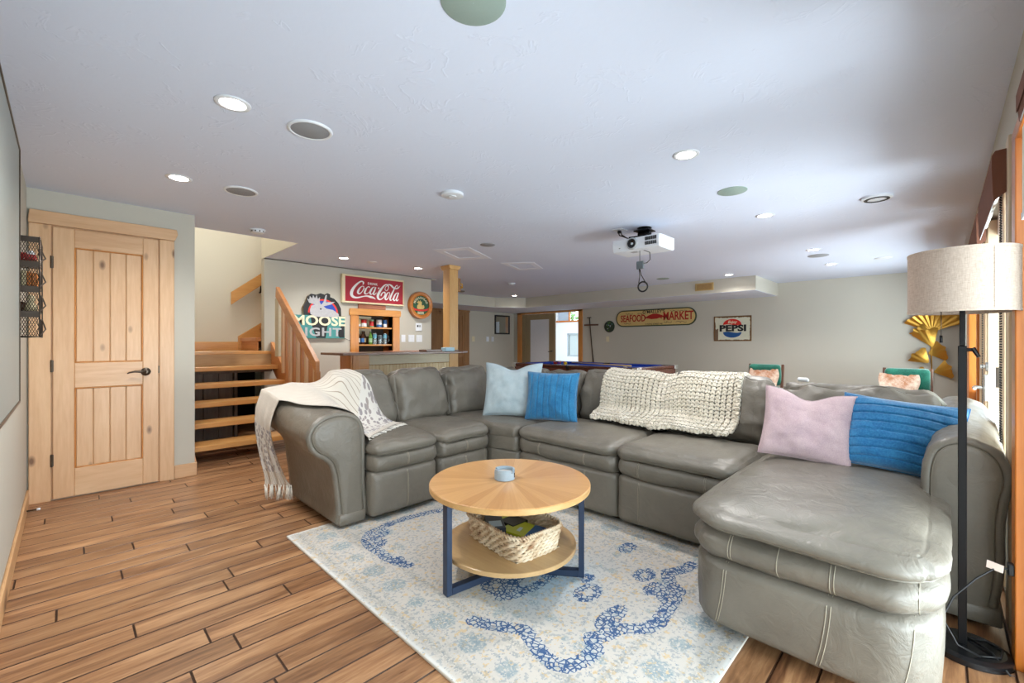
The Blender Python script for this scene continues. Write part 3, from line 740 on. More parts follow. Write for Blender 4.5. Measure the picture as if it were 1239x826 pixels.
# welt round the chaise cushion
bv = BVHTree.FromPolygons(cc.v, cc.f); w_ = []
for k in range(60):
    a = PI*.5+(PI*1.0)*k/59
    c0 = Vector((2.25, .375, .452)); d = Vector((math.cos(a)*1.3, math.sin(a), 0)).normalized(); h = bv.ray_cast(c0+d*2, -d, 3)
    if h[0]: w_.append(h[0]+d*.0008)
G().tube(w_, .0035, 6).obj('welt', M_PIPE, cco, True)
# ---- back frame
fb = softbox(1.2, 3.52, 3.38, 3.54, .04, .86, (.03, .05, .05), n=10, wr=.003, seed=61); spart(fb, 'back_frame')
fb = softbox(3.36, 3.53, -.05, 3.50, .04, .86, (.05, .03, .05), n=10, wr=.003, seed=62); spart(fb, 'back_frame')
g = G(); g.cbox(1.3, 3.4, 2.72, 3.4, .03, .42, .01); spart(g, 'seat_box', M_DUST, False, False)
g = G(); g.cbox(2.6, 3.4, .02, 3.3, .03, .42, .01); spart(g, 'seat_box', M_DUST, False, False)
# ---- back cushions
def back(cx, cy, yaw, w, hgt, seed, z0=.475, th=.23, lean=.20, wr=.036, roll=0, label=None, n=34):
    g = soft(w/2, th/2, hgt/2, (.075, .10, .085), crown=(.0, .04, .012), n=n, wr=wr, seed=seed, ws=4.8, pleat=.016)
    g.v = [(x*(1-.05*(z/hgt+.5)), y, z) for x, y, z in g.v]
    M = T(cx, cy, z0) @ RZ(yaw) @ RX(-lean) @ RY(roll) @ T(0, 0, hgt/2)
    place(g, M); o = spart(g, 'back_cushion', label=label)
    # vertical seam down the face
    d = M.to_3x3() @ Vector((0, 1, 0))
    return g, o, M, d
def bseam(b_, xs, hgt):
    g, o, M, d = b_
    for x in xs:
        stitch_line(g, 'seam', o, [M @ Vector((x, 0, z)) for z in np.linspace(-hgt*.44, hgt*.44, 10)], tuple(d), off=.0002, r=.0016, mat=M_PIPE)
b1 = back(1.645, 3.27, .0, .52, .47, 71, roll=-.02)
b2 = back(2.17, 3.26, .03, .55, .47, 72, roll=-.04); bseam(b2, (.13,), .46)
b3 = back(2.71, 3.28, -.03, .53, .46, 73, roll=-.02); bseam(b3, (.12,), .46)
b4 = back(3.10, 3.17, -.62, .34, .44, 74, label='narrow corner back cushion')
b5 = back(3.22, 2.86, -1.15, .36, .44, 75, label='narrow corner back cushion with a pointed top')
b6 = back(3.25, 2.50, -PI/2, .42, .43, 76, th=.21)
b7 = back(3.235, 1.88, -PI/2, .80, .45, 77); bseam(b7, (-.26,), .46)
b8 = back(3.235, 1.135, -PI/2, .74, .455, 78, wr=.045); bseam(b8, (.26,), .46)
b9 = back(3.215, .365, -PI/2, .80, .44, 79, wr=.045, th=.25, label='wide low back cushion behind the chaise'); bseam(b9, (-.28, .22), .44)
# ---- rolled arms
APROF = [(1.0, .03), (1.0, .28), (1.0, .50), (.985, .60), (.91, .675), (.75, .72), (.54, .737), (.30, .725), (.10, .685), (0, .62), (.03, .545), (.14, .49), (.28, .455), (.39, .40), (.45, .28), (.50, .12), (.52, .03)]
APROF2 = [(1.0, .03), (1.0, .28), (1.0, .50), (.985, .60), (.91, .675), (.75, .72), (.54, .737), (.30, .725), (.10, .685), (0, .62), (.0, .56), (.04, .51), (.07, .45), (.08, .38), (.08, .26), (.14, .12), (.24, .03)]
def arm(fn, width, length, zs, tag_, lift=.13, APROF=APROF):
    # closed smooth profile in (s*width, z)
    P = [Vector((s*width, z*zs)) for s, z in APROF]; n0 = len(P); Q = []
    for i in range(n0):
        p0, p1, p2, p3 = P[i-1], P[i], P[(i+1) % n0], P[(i+2) % n0]
        straight = i in (n0-1,)
        for k in range(4):
            t = k/4
            Q.append(p1.lerp(p2, t) if straight else .5*((2*p1)+(p2-p0)*t+(2*p0-5*p1+4*p2-p3)*t*t+(3*p1-p0-3*p2+p3)*t**3))
    m = len(Q); nr = []
    for i in range(m):
        t = Q[(i+1) % m]-Q[i-1]; nr.append(Vector((-t.y, t.x)).normalized())
    # inward normals: profile runs from the inner bottom up and over -> counter-clockwise
    ar = sum(Q[i].x*Q[(i+1) % m].y-Q[(i+1) % m].x*Q[i].y for i in range(m))
    sg = 1 if ar > 0 else -1
    def ring(d, inset, seed=0, amp=0):
        out = []
        t = d/length
        for i, q in enumerate(Q):
            p = q+nr[i]*sg*inset
            z = max(p.y, .03); hi = max(0, min(1, (z-.3)/.35))
            z += lift*hi*(t*t*(3-2*t) if 0 < t < 1 else (0 if t <= 0 else 1))
            x = p.x
            if amp:
                w_ = amp*(noise.noise(Vector((i*.35, d*16, seed)))+.6*noise.noise(Vector((i*.9, d*7, seed+5))))*hi
                x += nr[i].x*sg*w_; z += nr[i].y*sg*w_
            out.append((x, d, z))
        return out
    def skin(spec):
        g = G(); rings = [ring(*s) for s in spec]
        vs = [p for r in rings for p in r]
        fs = [(a*m+i, a*m+(i+1) % m, (a+1)*m+(i+1) % m, (a+1)*m+i) for a in range(len(rings)-1) for i in range(m)]
        fs += [tuple(range(m)), tuple((len(rings)-1)*m+i for i in range(m))]
        g.add([fn(*p) for p in vs], fs); return g
    sd = 3 if width > .3 else 8
    body = skin([(.035, .036), (.008, .030), (.0, .018), (.004, .004), (.02, -.004, sd, .004), (.045, -.002, sd, .008)]+[(d, 0, sd, .006) for d in np.linspace(.08, length, 22)])
    o = spart(body, 'arm', label=tag_)
    pn = skin([(.04, .020), (.010, .022), (-.002, .028), (-.009, .038), (-.012, .052)])
    spart(pn, 'arm_front_panel', collide=False, par=None)
    pr = [fn(*p) for p in ring(-.001, .031)]
    G().tube(pr[2:-3], .004, 6).obj('piping', M_PIPE, o, True)
    return o
arm(lambda x, d, z: (1.0+x, 2.675+d, z), .365, .84, 1.0, 'rolled left arm with recliner latch')
arm(lambda x, d, z: (2.62+d, -.198+x, z), .262, .88, 1.05, 'rolled right arm beside the window wall', .10, APROF2)
g = G(); g.cbox(1.158, 1.171, 2.93, 2.975, .36, .44, .004); g.obj('recliner_latch', M_BRONZE, sofa)
spart(G().cbox(1.186, 1.355, 2.659, 2.78, .031, .10, .006), 'arm_foot_block', collide=False)
spart(G().cbox(2.604, 2.70, -.172, .055, .031, .10, .006), 'arm_foot_block', collide=False)
for x, y in ((1.45, 2.75), (2.3, 2.8), (1.3, 3.4), (3.4, 3.4), (2.62, 1.5), (2.62, .85), (1.98, .66), (1.98, .10), (3.35, .1), (2.75, -.10)):
    z0 = .0125 if (x < 2.5 and .55 < y < 2.8) else 0
    G().lathe([(.018, z0), (.026, .05)], 12, T(x, y, 0)).obj('foot', M_WALNUT, sofa)
SBV = BVHTree.FromPolygons(SV, SF)

# ================================================================== CUSHIONS
def fabric(name, c1, c2, sc=300, fuzz=.3, bumpst=.3, rough=.9):
    m, nt, b = new_mat(name); v = coords(nt)
    f = math_(nt, 'ADD', math_(nt, 'MULTIPLY', noise_(nt, v, sc, 2), .5), math_(nt, 'MULTIPLY', noise_(nt, v, 9, 4), .5))
    L(nt, ramp(nt, f, [(.35, s2l(c1)), (.65, s2l(c2))]), b.inputs['Base Color']); b.inputs['Roughness'].default_value = rough
    b.inputs['Sheen Weight'].default_value = fuzz; b.inputs['Specular IOR Level'].default_value = .2
    bump(nt, b, noise_(nt, v, sc, 2), bumpst, .002); return m
M_LBLUE = fabric('pale_blue_linen', (158, 178, 188), (192, 204, 208))
M_VBLUE = fabric('blue_velour', (18, 92, 142), (52, 132, 178), 160, .6, .2)
M_PINK = fabric('dusty_pink_jersey', (170, 146, 154), (200, 176, 179), 240)
M_VBLUE2 = fabric('deep_blue_velour', (18, 88, 140), (48, 124, 172), 120, .6, .25)
def pillow(name, label, mat, bl, br, hgt, th, lean, seed, chop=0, ribs=0, ribdir='v', skew=0, pipe=None):
    bl, br = Vector(bl), Vector(br); wd = (br-bl); w = wd.length; yaw = math.atan2(wd.y, wd.x)
    M = T((bl.x+br.x)/2, (bl.y+br.y)/2, (bl.z+br.z)/2) @ RZ(yaw) @ RX(-lean) @ RY(skew)
    o = thing(name, tuple(M @ Vector((0, 0, 0))), label, 'pillow')
    n = 84 if ribs else 50; g = G()
    def P(s, u, v_):
        u = math.copysign(abs(u)**.85, u); v_ = math.copysign(abs(v_)**.85, v_)
        e = (1-u*u)*(1-v_*v_)
        t = th*max(e, 0)**.42
        X_ = u*w/2*(1-.07*(1-v_*v_)); Z_ = v_*hgt/2*(1-.06*(1-u*u))
        if chop and v_ > -.2: Z_ -= chop*math.exp(-(u/.42)**2)*((v_+.2)/1.2)**2
        if chop: t *= 1-.35*math.exp(-(u/.3)**2)*max(0, v_)**2
        if ribs:
            q = (u if ribdir == 'v' else v_+.12*u*u)*ribs/2
            fr_ = abs((q % 1)-.5)*2     # 1 at the seam
            t -= .022*math.exp(-((1-fr_)/.13)**2)*min(1, e*6)
        nn = noise.noise(Vector((u*2.2+seed, v_*2.2, s)))*.010*min(1, e*3)+noise.noise(Vector((u*5+seed, v_*5, s*2)))*.004*min(1, e*4)
        return (X_, s*(t/2+nn), Z_+hgt/2)
    for s in (-1, 1): g.grid(lambda a, b_: M @ Vector(P(s, 2*a-1, 2*b_-1)), n, n)
    bm_fix = g.obj('cover', mat, o, True)
    edge = [P(-1, a, -1) for a in np.linspace(-1, 1, 20)]+[P(-1, 1, a) for a in np.linspace(-1, 1, 20)][1:]+[P(-1, a, 1) for a in np.linspace(1, -1, 20)][1:]+[P(-1, -1, a) for a in np.linspace(1, -1, 20)][1:-1]
    edge = [M @ Vector((p[0], 0, p[2])) for p in edge]
    G().tube(edge, .0035, 6, closed=True).obj('seam_piping', pipe or mat, o, True)
    return o
pillow('throw_pillow', 'pale blue linen pillow with chopped top in the sofa corner', M_LBLUE, (2.57, 2.885, .535), (2.83, 2.44, .535), .47, .17, .22, 1, chop=.055)
pillow('throw_pillow', 'square bright blue pillow with vertical ribs beside pale pillow', M_VBLUE, (2.685, 2.49, .535), (2.845, 2.07, .535), .40, .15, .20, 2, ribs=8)
pillow('throw_pillow', 'dusty pink pillow with dented top on the chaise', M_PINK, (2.70, .735, .545), (2.79, .33, .545), .385, .16, .33, 3, chop=.05, skew=.10)
pillow('throw_pillow', 'large blue ribbed lumbar pillow leaning on the right arm', M_VBLUE2, (2.80, .40, .55), (2.84, -.07, .53), .37, .18, .38, 4, ribs=8, ribdir='h', skew=.10)

# ================================================================== KNIT THROW over the right back cushions
M_KNIT = fabric('cream_chunky_yarn', (200, 190, 170), (230, 222, 206), 90, .4, .5)
kt = thing('knit_throw', (3.2, 1.5, .9), 'cream chunky knit throw draped over the sofa back', 'throw blanket')
def kprofile(y, zend):
    pts = []
    for a in np.linspace(-38, 150, 95):
        r_ = math.radians(a); d = Vector((-math.sin(r_), 0, math.cos(r_))); c0 = Vector((3.36, y, .66))
        h = SBV.ray_cast(c0+d*.9, -d, .9)
        if h[0] is None: continue
        p = h[0]+d*.012
        if pts and (p-pts[-1]).length > .1: p = pts[-1].lerp(p, .4)
        pts.append(p)
        if a > 60 and (p.z < zend or p.x < 3.03-.07*math.exp(-((y-1.6)/.25)**2)): break
    # light smoothing
    for _ in range(6): pts = [pts[0]]+[(pts[i-1]+pts[i]*2+pts[i+1])/4 for i in range(1, len(pts)-1)]+[pts[-1]]
    return pts
def resample(pts, step):
    out = [pts[0]]; acc = 0
    for i in range(1, len(pts)):
        a, b_ = pts[i-1], pts[i]; l = (b_-a).length
        while acc+l >= step:
            t = (step-acc)/l; a = a.lerp(b_, t); l = (b_-a).length; out.append(a.copy()); acc = 0
        acc += l
    return out
NC = 30; g = G(); gb = G(); ends = []; cols = []
for i in range(NC):
    f = i/(NC-1); y = 1.995-f*1.015
    zend = .575-.035*math.exp(-((f-.36)/.22)**2)+.05*max(0, f-.55)+.015*math.sin(f*19)
    cols.append(resample(kprofile(y+.012*math.sin(f*9), zend), .027))
for _ in range(6):      # knit bridges the gap between two cushions
    new = [[p.copy() for p in c] for c in cols]
    for i in range(1, NC-1):
        for j in range(len(cols[i])):
            if j < len(cols[i-1]) and j < len(cols[i+1]): new[i][j] = (cols[i-1][j]+cols[i][j]*1.2+cols[i+1][j])/3.2
    cols = new
bd = soft(.0165, .0125, .017, (.014, .012, .014), n=3)
for i, c in enumerate(cols):
    for j, p in enumerate(c):
        t = (c[min(j+1, len(c)-1)]-c[max(j-1, 0)]).normalized(); yv = Vector((0, 1, 0)); nn = yv.cross(t).normalized()
        if nn.dot(Vector((-.5, 0, .5))) < 0: nn = -nn
        R_ = Matrix((yv, nn, t)).transposed().to_4x4()
        q = p+nn*(.004 if j % 2 else .0)
        for s in (-1, 1):
            g.add(bd.v, bd.f, T(*(q+yv*s*.0062)) @ R_ @ Matrix.Rotation(s*.45, 4, 'Y') @ Matrix.Diagonal((.60, .95, 1.15, 1)))
    if len(c): ends.append(c[-1])
for i in range(NC-1):      # yarn bridges every other row leave the holes between them
    a, b_ = cols[i], cols[i+1]
    for j in range(0, min(len(a), len(b_)), 2): gb.tube([a[j]-Vector((-.004, 0, .002)), b_[j]-Vector((-.004, 0, .002))], .005, 5)
o = g.obj('knit_columns', M_KNIT, kt, True, fix=False); o['kind'] = 'stuff'
o = gb.obj('yarn_bridges', M_KNIT, kt, True); o['kind'] = 'stuff'
g = G()
def braid(path, r=.014, step=.03):
    path = resample([Vector(p) for p in path], step)
    for j in range(len(path)-1):
        d = (path[j+1]-path[j]).normalized(); q = d.to_track_quat('Z', 'Y').to_matrix().to_4x4()
        g.add(bd.v, bd.f, T(*path[j]) @ q @ RX(.5 if j % 2 else -.5) @ Matrix.Diagonal((.95, 1.25, 1.1, 1)))
braid([p+Vector((-.006, 0, -.012)) for p in ends]); braid([p+Vector((0, .018, 0)) for p in cols[0]]); braid([p+Vector((0, -.018, 0)) for p in cols[-1]])
o = g.obj('braided_border', M_KNIT, kt, True, fix=False); o['kind'] = 'stuff'

# ================================================================== STRIPED THROW over the left arm
def spl(pts, t):
    n = len(pts)-1; x = t*n; i = min(int(x), n-1); t = x-i
    P = [Vector(pts[max(0, min(n, k))]) for k in (i-1, i, i+1, i+2)]
    return .5*((2*P[1])+(P[2]-P[0])*t+(2*P[0]-5*P[1]+4*P[2]-P[3])*t*t+(3*P[1]-P[0]-3*P[2]+P[3])*t**3)
EF = [(1.13, 3.30, .16), (1.03, 3.28, .42), (.985, 3.22, .66), (1.04, 3.04, .80), (1.11, 2.88, .78), (1.20, 2.79, .75), (1.31, 2.74, .68), (1.41, 2.72, .55)]
EB = [(1.04, 3.53, .14), (.98, 3.54, .45), (.965, 3.52, .74), (1.05, 3.48, .90), (1.28, 3.43, .93), (1.52, 3.36, .95), (1.69, 3.16, .8), (1.83, 2.98, .55)]
NU, NV = 96, 46
def top(x, y):
    h = SBV.ray_cast(Vector((x, y, 2)), Vector((0, 0, -1)), 3)
    return h[0].z if h[0] is not None else 0
CG = []
for j in range(NV+1):
    row = []
    for i in range(NU+1):
        u, v_ = i/NU, j/NV; a, b_ = spl(EF, u), spl(EB, u); p = a.lerp(b_, v_); t = max(0, min(1, (u-2/7)/(1/7)))
        zt = top(max(p.x, 1.07), p.y)+.012
        if u <= 2/7:
            p.x -= .014*math.sin(v_*20+u*4)*(1-u*2)+.01; 
        else: p.z = p.z*(1-t)+zt*t if t < 1 else zt
        row.append(p)
    CG.append(row)
for it in range(110):     # relax like cloth; keep above the upholstery
    N_ = [[p.copy() for p in r] for r in CG]
    for j in range(NV+1):
        for i in range(1, NU):
            nb = [CG[j][i-1], CG[j][i+1]]+([CG[j-1][i]] if j else [])+([CG[j+1][i]] if j < NV else [])
            q_ = sum(nb, Vector((0, 0, 0)))/len(nb); p = CG[j][i].lerp(q_, .5 if i/NU > .30 and 0 < j < NV else .15)
            if i/NU > .34: p.x, p.y = CG[j][i].x*.8+p.x*.2, CG[j][i].y*.8+p.y*.2; p.z = max(p.z, top(max(p.x, 1.05), p.y)+.008)
            N_[j][i] = p
    CG = N_
for j in range(NV+1):
    for i in range(NU+1):
        p = CG[j][i]; h = SBV.find_nearest(p)
        if h[0] is not None and ((p-h[0]).dot(h[1]) < 0 or (p-h[0]).length < .006): CG[j][i] = h[0]+h[1]*.008
        CG[j][i].z += .004*noise.noise(Vector((i*.08, j*.12, 1)))+.003
M_THROW, nt, b = new_mat('striped_cotton_throw')
ua = N(nt, 'ShaderNodeAttribute', attribute_name='tu').outputs['Fac']; va = N(nt, 'ShaderNodeAttribute', attribute_name='tv').outputs['Fac']
st = math_(nt, 'LESS_THAN', math_(nt, 'FRACT', math_(nt, 'MULTIPLY', va, 24)), .13)
col = mix(nt, math_(nt, 'MULTIPLY', st, .75), s2l((208, 200, 188)), s2l((132, 112, 92)))
cv = N(nt, 'ShaderNodeCombineXYZ'); L(nt, math_(nt, 'MULTIPLY', ua, 1.75), cv.inputs[0]); L(nt, math_(nt, 'MULTIPLY', va, .62), cv.inputs[1])
def band(lo, hi): return math_(nt, 'MULTIPLY', math_(nt, 'GREATER_THAN', ua, lo), math_(nt, 'LESS_THAN', ua, hi))
bn = math_(nt, 'ADD', band(.055, .215), band(.80, .945), True)
vo = N(nt, 'ShaderNodeTexVoronoi'); vo.inputs['Scale'].default_value = 34; vo.inputs['Randomness'].default_value = .8; L(nt, cv.outputs[0], vo.inputs['Vector'])
v2 = N(nt, 'ShaderNodeTexVoronoi'); v2.inputs['Scale'].default_value = 8; L(nt, cv.outputs[0], v2.inputs['Vector'])
fl = math_(nt, 'LESS_THAN', math_(nt, 'ADD', vo.outputs['Distance'], math_(nt, 'MULTIPLY', noise_(nt, cv.outputs[0], 70, 3), .35)), .64)
bg_ = math_(nt, 'LESS_THAN', math_(nt, 'ABSOLUTE', math_(nt, 'SUBTRACT', v2.outputs['Distance'], .28)), .09)
pt = math_(nt, 'MULTIPLY', bn, math_(nt, 'MAXIMUM', fl, math_(nt, 'MULTIPLY', bg_, .0)))
big = math_(nt, 'MULTIPLY', bn, math_(nt, 'MULTIPLY', math_(nt, 'LESS_THAN', v2.outputs['Distance'], .26), math_(nt, 'GREATER_THAN', noise_(nt, cv.outputs[0], 60, 2), .45)))
motif = mix(nt, noise_(nt, cv.outputs[0], 12, 2), s2l((96, 100, 124)), s2l((150, 128, 110)))
base_ = mix(nt, bn, col, s2l((208, 203, 196)))
col = mix(nt, math_(nt, 'MULTIPLY', pt, .8), base_, motif); col = mix(nt, math_(nt, 'MULTIPLY', big, .85), col, s2l((88, 92, 120)))
L(nt, col, b.inputs['Base Color']); b.inputs['Roughness'].default_value = .95; b.inputs['Sheen Weight'].default_value = .2
bump(nt, b, noise_(nt, cv.outputs[0], 260, 2), .3, .002)
tw = thing('striped_throw', (1.3, 3.2, .8), 'white striped throw with floral bands hanging over the left arm', 'throw blanket')
g = G(); tu = []; tv = []
for off in (0, 1):
    for j in range(NV+1):
        for i in range(NU+1):
            p = CG[j][i]; n_ = (CG[j][min(i+1, NU)]-CG[j][max(i-1, 0)]).cross(CG[min(j+1, NV)][i]-CG[max(j-1, 0)][i]).normalized()
            q = p+n_*(.003*off); g.v.append(tuple(q)); tu.append(i/NU); tv.append(j/NV)
m_ = (NU+1)*(NV+1)
for j in range(NV):
    for i in range(NU):
        a = j*(NU+1)+i; f = (a, a+1, a+NU+2, a+NU+1); g.f.append(f[::-1]); g.f.append(tuple(k+m_ for k in f))
o = g.obj('cloth', M_THROW, tw, True, fix=False)
a = o.data.attributes.new('tu', 'FLOAT', 'POINT'); a.data.foreach_set('value', tu); a = o.data.attributes.new('tv', 'FLOAT', 'POINT'); a.data.foreach_set('value', tv)
M_FRINGE = fabric('white_fringe', (222, 216, 204), (240, 236, 228))
q = random.Random(5)
for k in range(26):      # fringe at the hanging end: one knotted tassel each
    j = int(k/25*NV); p = CG[j][0]; g = G()
    e = p+Vector((q.uniform(-.012, .012), q.uniform(-.012, .012), -.085-q.random()*.03))
    g.sphere(p+Vector((0, 0, -.008)), .006, 6, 5)
    for s in range(4):
        w_ = Vector((q.uniform(-.006, .006), q.uniform(-.006, .006), 0)); g.tube([p, (p+e)/2+w_, e+w_*1.6], [.0028, .0024, .0015], 4)
    g.obj('tassel', M_FRINGE, tw, True)
for k in range(22):
    j = int(k/21*NV); p = CG[j][NU]; pr_ = CG[j][NU-3]; d = (p-pr_).normalized(); g = G()
    for s in range(3):
        e = p+d*(.03+.015*q.random())+Vector((q.uniform(-.008, .008), q.uniform(-.008, .008), 0)); h = SBV.find_nearest(e)
        if h[0] is not None: e = h[0]+h[1]*.006
        g.tube([p, e], [.0028, .0016], 4)
    g.obj('tassel', M_FRINGE, tw, True)

# ================================================================== RUG
RX0, RX1, RY0, RY1 = .93, 2.56, .55, 2.81
nx, ny = 190, 262
U, V_ = np.meshgrid(np.linspace(RX0, RX1, nx+1), np.linspace(RY0, RY1, ny+1))
rng = np.random.default_rng(2)
D = np.minimum(np.minimum(U-RX0, RX1-U), np.minimum(V_-RY0, RY1-V_))
def segd(pts):
    d = np.full(U.shape, 9.)
    for (ax_, ay), (bx, by) in zip(pts[:-1], pts[1:]):
        vx, vy = bx-ax_, by-ay; l = vx*vx+vy*vy+1e-9; t = np.clip(((U-ax_)*vx+(V_-ay)*vy)/l, 0, 1)
        d = np.minimum(d, np.hypot(U-ax_-t*vx, V_-ay-t*vy))
    return d
BAND = [(1.193, 1.395), (1.215, 1.34), (1.259, 1.27), (1.295, 1.206), (1.276, 1.138), (1.245, 1.077), (1.235, 1.003), (1.26, .955), (1.325, .935), (1.402, .933), (1.45, .985), (1.49, .955), (1.57, .938), (1.607, .899), (1.646, .86), (1.724, .84), (1.818, .855), (1.902, .864), (2.013, .89), (2.06, .95), (2.13, .99), (2.2, .95), (2.3, .93)]
B2 = [(2.394, 2.346), (2.25, 2.37), (2.114, 2.41), (1.98, 2.45), (1.856, 2.469), (1.711, 2.512), (1.575, 2.532), (1.437, 2.523), (1.336, 2.504), (1.27, 2.46), (1.233, 2.40), (1.215, 2.31), (1.221, 2.234), (1.215, 2.134), (1.235, 2.043), (1.25, 1.99)]
db = np.minimum(segd(BAND), segd(B2)); db = np.minimum(db, segd([(2.4-.0, 2.3), (2.30, 2.2), (2.33, 2.05), (2.28, 1.98)]))
for cx_, cy_, r_ in ((1.33, 2.46, .07), (1.26, 2.34, .06), (1.92, .885, .05), (2.0, .90, .05), (1.24, 2.08, .035)): db = np.minimum(db, np.maximum(np.hypot(U-cx_, V_-cy_)-r_+.028, 0))
blue = np.clip(1.25-db/.034, 0, 1)
for cx_, cy_, ra, rb, ro_ in ((1.699, 1.175, .075, .05, .02), (2.227, 1.272, .06, .035, .018), (2.028, 1.062, .06, .04, .02), (1.60, 1.44, .20, .07, .03), (1.745, 1.68, .26, .17, .05), (1.943, .971, .05, .03, .02), (1.44, 1.52, .06, .06, .03), (1.80, 1.25, .03, .02, .02), (1.62, 1.0, .05, .02, .03)):
    e = np.hypot((U-cx_)/ra, (V_-cy_)/rb); blue = np.maximum(blue, np.clip(1.2-np.abs(e-.8)*min(ra, rb)/ro_, 0, 1)*.95)
tint = .55*np.exp(-(((U-1.66)/.24)**2+((V_-1.37)/.16)**2))+.35*np.exp(-(((U-2.1)/.25)**2+((V_-.68)/.10)**2))+.12
grey = np.zeros_like(U)
for c_, w_ in ((.055, .022), (.285, .02), (.10, .008), (.245, .006)): grey = np.maximum(grey, np.clip(1.3-np.abs(D-c_)/w_, 0, 1)*(.75 if w_ > .01 else .5))
ros = np.zeros_like(U)
Lx = [RX0+.17+i*(RX1-RX0-.34)/7 for i in range(8)]; Ly = [RY0+.17+i*(RY1-RY0-.34)/10 for i in range(11)]
for k, (cx_, cy_) in enumerate([(x, y) for x in Lx for y in (RY0+.17, RY1-.17)]+[(x, y) for y in Ly[1:-1] for x in (RX0+.17, RX1-.17)]):
    R_ = .055 if k % 3 else .04
    ros = np.maximum(ros, np.clip((R_-np.hypot(U-cx_, V_-cy_))/.008+.6, 0, 1))
for k in range(60):
    cx_, cy_ = rng.uniform(RX0+.34, RX1-.34), rng.uniform(RY0+.34, RY1-.34); R_ = rng.uniform(.014, .034)
    ros = np.maximum(ros, .8*np.clip((R_-np.hypot((U-cx_), (V_-cy_)*rng.uniform(.7, 1.3)))/.007+.5, 0, 1))
edge = np.clip((.018-D)/.004, 0, 1)
cream_field = np.clip((D-.31)/.02, 0, 1)
g = G(); g.v = [(float(u), float(v_), .012) for u, v_ in zip(U.ravel(), V_.ravel())]
g.f = [(j*(nx+1)+i, j*(nx+1)+i+1, (j+1)*(nx+1)+i+1, (j+1)*(nx+1)+i) for j in range(ny) for i in range(nx)]
rug = thing('area_rug', (RX0, RY0, 0), 'cream and blue distressed medallion area rug under the coffee table', 'rug')
M_RUG, nt, b = new_mat('woven_rug'); v = coords(nt)
A_ = lambda n_: N(nt, 'ShaderNodeAttribute', attribute_name=n_).outputs['Fac']
vo = N(nt, 'ShaderNodeTexVoronoi', feature='DISTANCE_TO_EDGE'); vo.inputs['Scale'].default_value = 46; L(nt, v, vo.inputs['Vector'])
vs_ = N(nt, 'ShaderNodeTexVoronoi'); vs_.inputs['Scale'].default_value = 70; L(nt, v, vs_.inputs['Vector'])
line = math_(nt, 'LESS_THAN', vo.outputs['Distance'], .11)
n60, n25, n110, n8 = noise_(nt, v, 60, 4), noise_(nt, v, 24, 4, .6), noise_(nt, v, 120, 3), noise_(nt, v, 5, 3)
base_ = mix(nt, n8, s2l((194, 187, 178)), s2l((216, 202, 184)))
base_ = mix(nt, math_(nt, 'MULTIPLY', A_('edge'), .8), base_, s2l((226, 222, 214)))
base_ = mix(nt, A_('tint'), base_, s2l((128, 180, 214)))
# flecks
fk = math_(nt, 'MULTIPLY', math_(nt, 'GREATER_THAN', n60, .56), math_(nt, 'SUBTRACT', 1.0, A_('edge')))
base_ = mix(nt, math_(nt, 'MULTIPLY', fk, .62), base_, s2l((146, 154, 160)))
gk = math_(nt, 'MULTIPLY', math_(nt, 'GREATER_THAN', noise_(nt, v, 38, 3), .60), .6)
base_ = mix(nt, gk, base_, s2l((206, 176, 122)))
pk = math_(nt, 'MULTIPLY', math_(nt, 'LESS_THAN', vs_.outputs['Distance'], .22), math_(nt, 'GREATER_THAN', n25, .54))
base_ = mix(nt, math_(nt, 'MULTIPLY', pk, .55), base_, s2l((96, 122, 148)))
gm = math_(nt, 'MULTIPLY', A_('grey'), math_(nt, 'GREATER_THAN', n110, .45)); base_ = mix(nt, math_(nt, 'MULTIPLY', gm, .6), base_, s2l((138, 142, 140)))
rm = math_(nt, 'MULTIPLY', A_('ros'), math_(nt, 'GREATER_THAN', n110, .44)); base_ = mix(nt, math_(nt, 'MULTIPLY', rm, .62), base_, s2l((128, 150, 160)))
bmask = math_(nt, 'MULTIPLY', math_(nt, 'MAXIMUM', math_(nt, 'MULTIPLY', line, math_(nt, 'GREATER_THAN', A_('blue'), .25)), math_(nt, 'MULTIPLY', math_(nt, 'GREATER_THAN', n25, .58), math_(nt, 'GREATER_THAN', A_('blue'), .5))), math_(nt, 'GREATER_THAN', n110, .36))
base_ = mix(nt, math_(nt, 'MULTIPLY', math_(nt, 'GREATER_THAN', A_('blue'), .3), .28), base_, s2l((160, 184, 200)))
base_ = mix(nt, math_(nt, 'MULTIPLY', bmask, .88), base_, s2l((10, 70, 124)))
L(nt, base_, b.inputs['Base Color']); b.inputs['Roughness'].default_value = .95; b.inputs['Specular IOR Level'].default_value = .15
bump(nt, b, noise_(nt, v, 420, 2), .4, .002)
o = g.obj('pile', M_RUG, rug, fix=False)
for nm, ar_ in (('blue', blue), ('tint', tint), ('grey', grey), ('ros', ros), ('edge', edge)):
    a = o.data.attributes.new(nm, 'FLOAT', 'POINT'); a.data.foreach_set('value', ar_.ravel().astype(np.float32))
G().cbox(RX0-.002, RX1+.002, RY0-.002, RY1+.002, 0.0005, .0115, .002).obj('backing', plain('rug_backing', (206, 200, 190), .9), rug)

